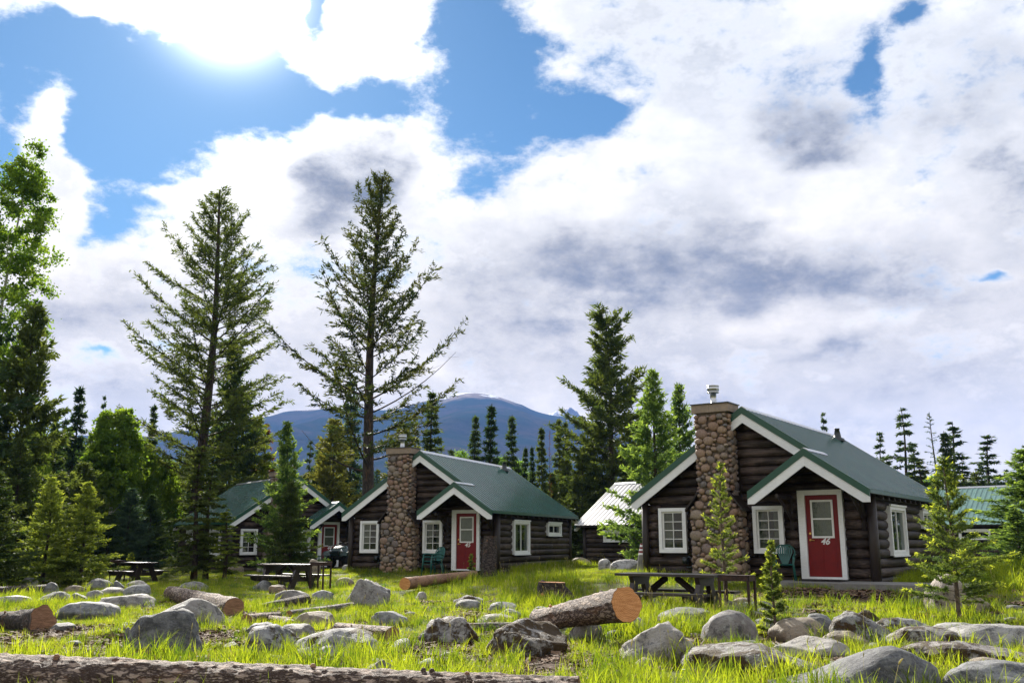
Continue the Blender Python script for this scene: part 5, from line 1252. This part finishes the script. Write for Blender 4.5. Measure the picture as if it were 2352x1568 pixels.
log_px((812,1392,9), (664,1409,8), 'bark_grey', 'cut_brown', 'slim grey log running up to the foot of the pointed boulder', seed=16, knots=3)
log_px((775,1443,13), (901,1458,19), 'bark_log', 'cut_brown', 'log with a brown cut end right behind the litter topped boulder', seed=17, knots=3)
log_px((1040,1440,9), (1200,1440,12), 'bark_grey', 'cut_brown', 'long silvery log behind the mossy boulders in the middle', seed=18, knots=4)
log_px((1180,1560,40), (1300,1572,30), 'bark_log', 'cut_brown', 'broken splintered end piece beside the right end of the front log', seed=19, knots=1) if False else None
A = at(1236, 1423, 16.2); B = at(1438, 1386, 13.6); fallen_log(A, B, .17, .245, 'bark_log', 'cut_orange', 'thick log propped up with a bright orange freshly cut face', seed=21, knots=5)
A = at(1090, 1318, 31.5); B = at(930, 1340, 26.); fallen_log(A, B, .12, .165, 'bark_peel', 'cut_orange', 'peeled reddish log lying in front of cabin 45', seed=22, knots=2, bump=.05) if 'bark_peel' in M else fallen_log(A, B, .12, .165, 'cut_brown', 'cut_orange', 'peeled reddish log lying in front of cabin 45', seed=22, knots=2, bump=.05)
def upright(px, Y, r0, r1, h, tilt, bark, cut, label, name, seed, flare=.25, bump=.1):
    P = gx(px, Y); a = P+Vector((0, 0, -.25)); b = P+Vector((tilt, 0, h)); o = fallen_log(a, b, r0, r1, bark, cut, label, name, 0, seed, 'a', 2, 24, bump); return o
upright(1120, 33.4, .30, .23, 1.42, .10, 'bark_dark', 'cut_brown', 'tall weathered log section standing on end beside the door of cabin 45', 'standing_log', 23)
s = upright(1266, 22.3, .36, .31, .50, .02, 'bark_dark', 'cut_orange', 'tree stump with a flat orange sawn top in the grass right of cabin 45', 'tree_stump', 24)
P = gx(1303, 22.2); q = MB(); q.tube([P+Vector((-.16, 0, .42)), P+Vector((0, 0, .22)), P+Vector((.22, -.05, -.08))], [.10, .13, .10], 9)
rt = q.build('root', M['bark_dark'], s); rt.matrix_parent_inverse = s.matrix_world.inverted()
s = upright(1589, 14.3, .36, .345, .30, 0, 'bark_grey', 'cut_pale', 'round low stump with a pale sawn top among the foreground boulders', 'tree_stump', 25)
log_px((957,1398,4), (1019,1397,4), 'bark_dark', 'cut_brown', 'thin dark branch lying in the mid meadow', name='fallen_branch', seed=26, knots=1)
# bushy weeds and moss cushions
def weed_mesh(seed, n, R, H, ls, mat):
    rg = np.random.default_rng(seed); az = rg.uniform(0, 6.28, n); r = R*np.sqrt(rg.uniform(0, 1, n)); P = np.stack([r*np.cos(az), r*np.sin(az), H*rg.uniform(.1, 1, n)*(1-.5*r/R)], 1)
    D = unit(np.stack([np.cos(az), np.sin(az), rg.uniform(-.1, .9, n)], 1)+rg.normal(0, .5, (n, 3))); S = unit(np.cross(D, rg.normal(0, 1, (n, 3)))); l = ls*rg.uniform(.6, 1.3, (n, 1))
    V = np.stack([P, P+D*l*.5+S*l*.28, P+D*l, P+D*l*.5-S*l*.28], 1).reshape(-1, 3); T = np.arange(n)[:, None]*4+np.array([0, 1, 2, 3])[None]; return mesh_np('weed', V, T, mat)

# ------------------------------------------------------------------ grass
def blade_clump(seed, n, R, h0, h1, w, mat, dry=0., bendk=.5, heads=0):
    rg = np.random.default_rng(seed); V = []; T = []; mi = []
    for i in range(n):
        az = rg.uniform(0, 6.28); r = R*math.sqrt(rg.uniform(0, 1)); h = rg.uniform(h0, h1); a2 = rg.uniform(0, 6.28); b = rg.uniform(.1, bendk)*h; ww = w*rg.uniform(.6, 1.2)
        p0 = np.array([r*math.cos(az), r*math.sin(az), -.02]); d = np.array([math.cos(a2), math.sin(a2), 0]); s = np.array([-d[1], d[0], 0]); s = s*math.cos(.6)+d*math.sin(.6)*rg.choice([-1, 1])
        k = 4; base = len(V)
        for j in range(k):
            t = j/(k-1); c = p0+np.array([0, 0, h])*(t-.22*t*t*(b/h))+d*b*t*t; wj = ww*(1-t)**.7*(1 if j else .7)
            if j < k-1: V += [c-s*wj, c+s*wj]
            else: V.append(c)
        for j in range(k-2): T.append((base+2*j, base+2*j+1, base+2*j+3, base+2*j+2))
        T.append((base+2*(k-2), base+2*(k-2)+1, base+2*(k-1), base+2*(k-1)))
        mi += [1 if rg.random() < dry else 0]*(k-1)
    faces = [t if t[2] != t[3] else t[:3] for t in T]
    me = bpy.data.meshes.new('grass_clump'); me.from_pydata([tuple(v) for v in V], [], faces); me.materials.append(M[mat]); me.materials.append(M['grass_dry']); me.polygons.foreach_set('material_index', mi)
    return me
def stalk(seed, h, kind):
    rn = random.Random(seed); q = MB(); b = rn.uniform(.02, .12); pts = [Vector((b*t*t, 0, h*t)) for t in (0, .35, .7, 1)]; q.tube(pts, [.0022, .0018, .0015, .0012], 3)
    me = None
    if kind == 'seed':
        L = rn.uniform(.05, .09); e = pts[-1]; d = Vector((b*2.2, 0, h)).normalized(); droop = rn.uniform(0, 1.1)
        pp = [e+d*L*t+Vector((droop*L*t*t*.8, 0, -droop*L*t*t*.5)) for t in (0, .3, .7, 1)]; q.tube(pp, [.0025, .0062, .0055, .001], 5)
        return q.mesh('seed_stalk', M['seed'])
    m0 = len(q.f); e = pts[-1]
    for k in range(9):
        a = k*.7; d = Vector((math.cos(a), math.sin(a), .35)); s = Vector((-d.y, d.x, 0))*.006; q.add([e, e+d*.011+s, e+d*.02, e+d*.011-s], [(0, 1, 2, 3)])
    me = q.mesh('flower_stalk', M['weed']); me.materials.append(M['petal' if kind == 'yellow' else 'petal_white']); mi = [0]*m0+[1]*9; me.polygons.foreach_set('material_index', mi); return me
def litter(seed):
    rg = np.random.default_rng(seed); n = 70; P = np.stack([rg.normal(0, .13, n), rg.normal(0, .13, n), rg.uniform(.004, .03, n)], 1); az = rg.uniform(0, 6.28, n)
    D = np.stack([np.cos(az), np.sin(az), rg.normal(0, .25, n)], 1); S = np.stack([-np.sin(az), np.cos(az), rg.normal(0, .4, n)], 1); l = rg.uniform(.012, .07, (n, 1)); w = rg.uniform(.004, .016, (n, 1))
    V = np.stack([P-D*l-S*w, P+D*l-S*w, P+D*l+S*w, P-D*l+S*w], 1).reshape(-1, 3); T = np.arange(n)[:, None]*4+np.array([0, 1, 2, 3])[None]; return mesh_np('litter', V, T, M['litter'])
def build_grass():
    src = bpy.data.collections.new('grass_kinds'); L = []
    def reg(me): o = bpy.data.objects.new('clump_%02d' % len(L), me); src.objects.link(o); L.append(o)
    for i in range(4): reg(blade_clump(i, 24, .16, .09, .27, .0068, 'grass', .06, .7))       # 0-3 meadow
    for i in range(3): reg(blade_clump(10+i, 18, .13, .22, .44, .0085, 'grass', .05, .7))   # 4-6 tall
    for i in range(3): reg(blade_clump(20+i, 60, .24, .05, .13, .0055, 'grass', .10))      # 7-9 lawn
    for i in range(2): reg(blade_clump(30+i, 24, .16, .03, .13, .0035, 'grass_dry', 1., 1.3))  # 10-11 thatch
    for i in range(4): reg(stalk(40+i, .34+.07*i, 'seed'))                                 # 12-15
    reg(stalk(50, .22, 'yellow')); reg(stalk(51, .15, 'white'))                           # 16 17
    for i in range(2): reg(weed_mesh(60+i, 70, .15, .13, .045, M['weed']))               # 18 19
    reg(litter(70)); reg(litter(71))                                                      # 20 21
    rg = np.random.default_rng(9); XY = []
    def region(y0, y1, dens, marg=2.5):
        n = int(dens*((y1**2-y0**2)*.55+2*marg*(y1-y0))); y = np.sqrt(rg.uniform(y0*y0, y1*y1, n)); x = rg.uniform(-1, 1, n)*(.56*y+marg); return x, y
    def fld(x, y, s, o): return np.array([mn.noise(Vector((a*s+o, b*s, o*3))) for a, b in zip(x, y)])
    pts = []
    cab = [(c.location.x, c.location.y, -c.rotation_euler.z) for c in (c46, c45, c44)]
    def inside_cabin(x, y):
        b = np.zeros(len(x), bool)
        for X, Y, a in cab:
            u = (x-X)*math.cos(a)-(y-Y)*math.sin(a); v = (x-X)*math.sin(a)+(y-Y)*math.cos(a); b |= (u > -6.3) & (u < .1) & (v > -.02) & (v < 8.7)
        X, Y, a = cab[0]; u = (x-X)*math.cos(a)-(y-Y)*math.sin(a); v = (x-X)*math.sin(a)+(y-Y)*math.cos(a); b |= (u > -2.2) & (u < 2.15) & (v > -1.8) & (v < .1)
        return b
    R_ = np.array(RB)
    for y0, y1, dens in ((6.2, 11, 44), (11, 16, 38), (16, 24, 30), (24, 34, 20), (34, 48, 13), (48, 75, 4)):
        x, y = region(y0, y1, dens); ok = ~inside_cabin(x, y)
        near = np.zeros(len(x)); 
        for rx, ry, w, d in R_:
            q = ((x-rx)/w)**2+((y-ry)/d)**2; ok &= q > .72; near = np.maximum(near, np.clip(1.9-q, 0, 1)*(q > .8))
        bare = barev(x, y); f1 = fld(x, y, .45, 3.3); f2 = fld(x, y, 1.5, 7.7)
        thin = (f2 < -.15) & (near < .2); ok &= ~((rg.random(len(x)) < .88) & (bare > .45)); ok &= ~(thin & (rg.random(len(x)) < .55))
        x, y, near, f1, f2, bare = x[ok], y[ok], near[ok], f1[ok], f2[ok], bare[ok]; z = gzv(x, y); r = rg.random(len(x)); N = len(x)
        lawn = (y > 27)+(f1 < -.22)*(y > 14)
        tall = ((near > .15) & (rg.random(N) < .45)) | ((f1 > .12) & (rg.random(N) < .30)) | ((y < 13) & (rg.random(N) < .16)); tall &= y < 32
        pick = rg.integers(0, 4, N); pick = np.where(lawn > 0, rg.integers(7, 10, N), pick); pick = np.where(tall, rg.integers(4, 7, N), pick)
        pick = np.where((r < .04) | ((r > .10) & (r < .17) & (f2 > .05)), rg.integers(10, 12, N), pick); pick = np.where((bare > .3) & (r < .6), rg.integers(10, 12, N), pick)
        pick = np.where((r > .04) & (r < .068), rg.integers(12, 16, N), pick); pick = np.where((r > .068) & (r < .071), 16, pick); pick = np.where((r > .071) & (r < .08), 17, pick); pick = np.where((r > .08) & (r < .10), rg.integers(18, 20, N), pick)
        sz = rg.uniform(.7, 1.2, N)*(1+.25*f1)*np.where(y > 12.5, .80, .95); sz = np.where((lawn > 0), sz*np.where(y > 27, 1.25, 1.), sz)
        pts += list(zip(x, y, z, pick, sz, rg.uniform(0, 6.28, N)))
        k = (bare > .15) | (rg.random(N) < .05)
        for _ in range(3): pts += [(a+rg.normal(0, .15), b+rg.normal(0, .15), c+.005, rg.integers(20, 22), rg.uniform(.7, 1.3), rg.uniform(0, 6.28)) for a, b, c in zip(x[k], y[k], z[k])] if y0 < 20 else []
    # taller tufts along the cabin walls and on the bank at the right
    for c in (c46, c45):
        for _ in range(260):
            q = local(c, .35+rg.exponential(.25), rg.uniform(.2, 8.6)); pts.append((q.x, q.y, gz(q.x, q.y), rg.integers(4, 7), rg.uniform(.7, 1.1), rg.uniform(0, 6)))
        for _ in range(200):
            q = local(c, rg.uniform(-6.3, -2.4), -.15-rg.exponential(.3)); pts.append((q.x, q.y, gz(q.x, q.y), rg.integers(0, 7), rg.uniform(.6, 1.), rg.uniform(0, 6)))
    for _ in range(420):
        q = gx(rg.uniform(1380, 1760), rg.uniform(14.6, 17.8)); pts.append((q.x, q.y, q.z, rg.integers(4, 7) if rg.random() < .75 else rg.integers(12, 16), rg.uniform(.75, 1.15), rg.uniform(0, 6)))
    for _ in range(350):
        q = gx(rg.uniform(1150, 1330), rg.uniform(20, 30)); pts.append((q.x, q.y, q.z, rg.integers(4, 7) if rg.random() < .6 else rg.integers(12, 16), rg.uniform(.7, 1.1), rg.uniform(0, 6)))
    for _ in range(900):
        x, y = rg.uniform(11, 19), rg.uniform(19, 32); pts.append((x, y, gz(x, y), rg.integers(4, 7), rg.uniform(.8, 1.4), rg.uniform(0, 6)))
    scatter('grass', pts, src); return len(pts)
print('grass clumps', build_grass())
# ------------------------------------------------------------------ the air
def haze():
    m, t = mat_new('thin_air'); v = t.new('ShaderNodeVolumePrincipled'); v.inputs['Color'].default_value = (.22, .42, 1., 1); v.inputs['Density'].default_value = .000085; v.inputs['Anisotropy'].default_value = 0.
    t.l.new(v.outputs[0], t.out.inputs['Volume'])
    o = MB().box(-5200, 5200, -300, 6300, -65, 790).build('haze', m); tag(o, kind='stuff')
haze()
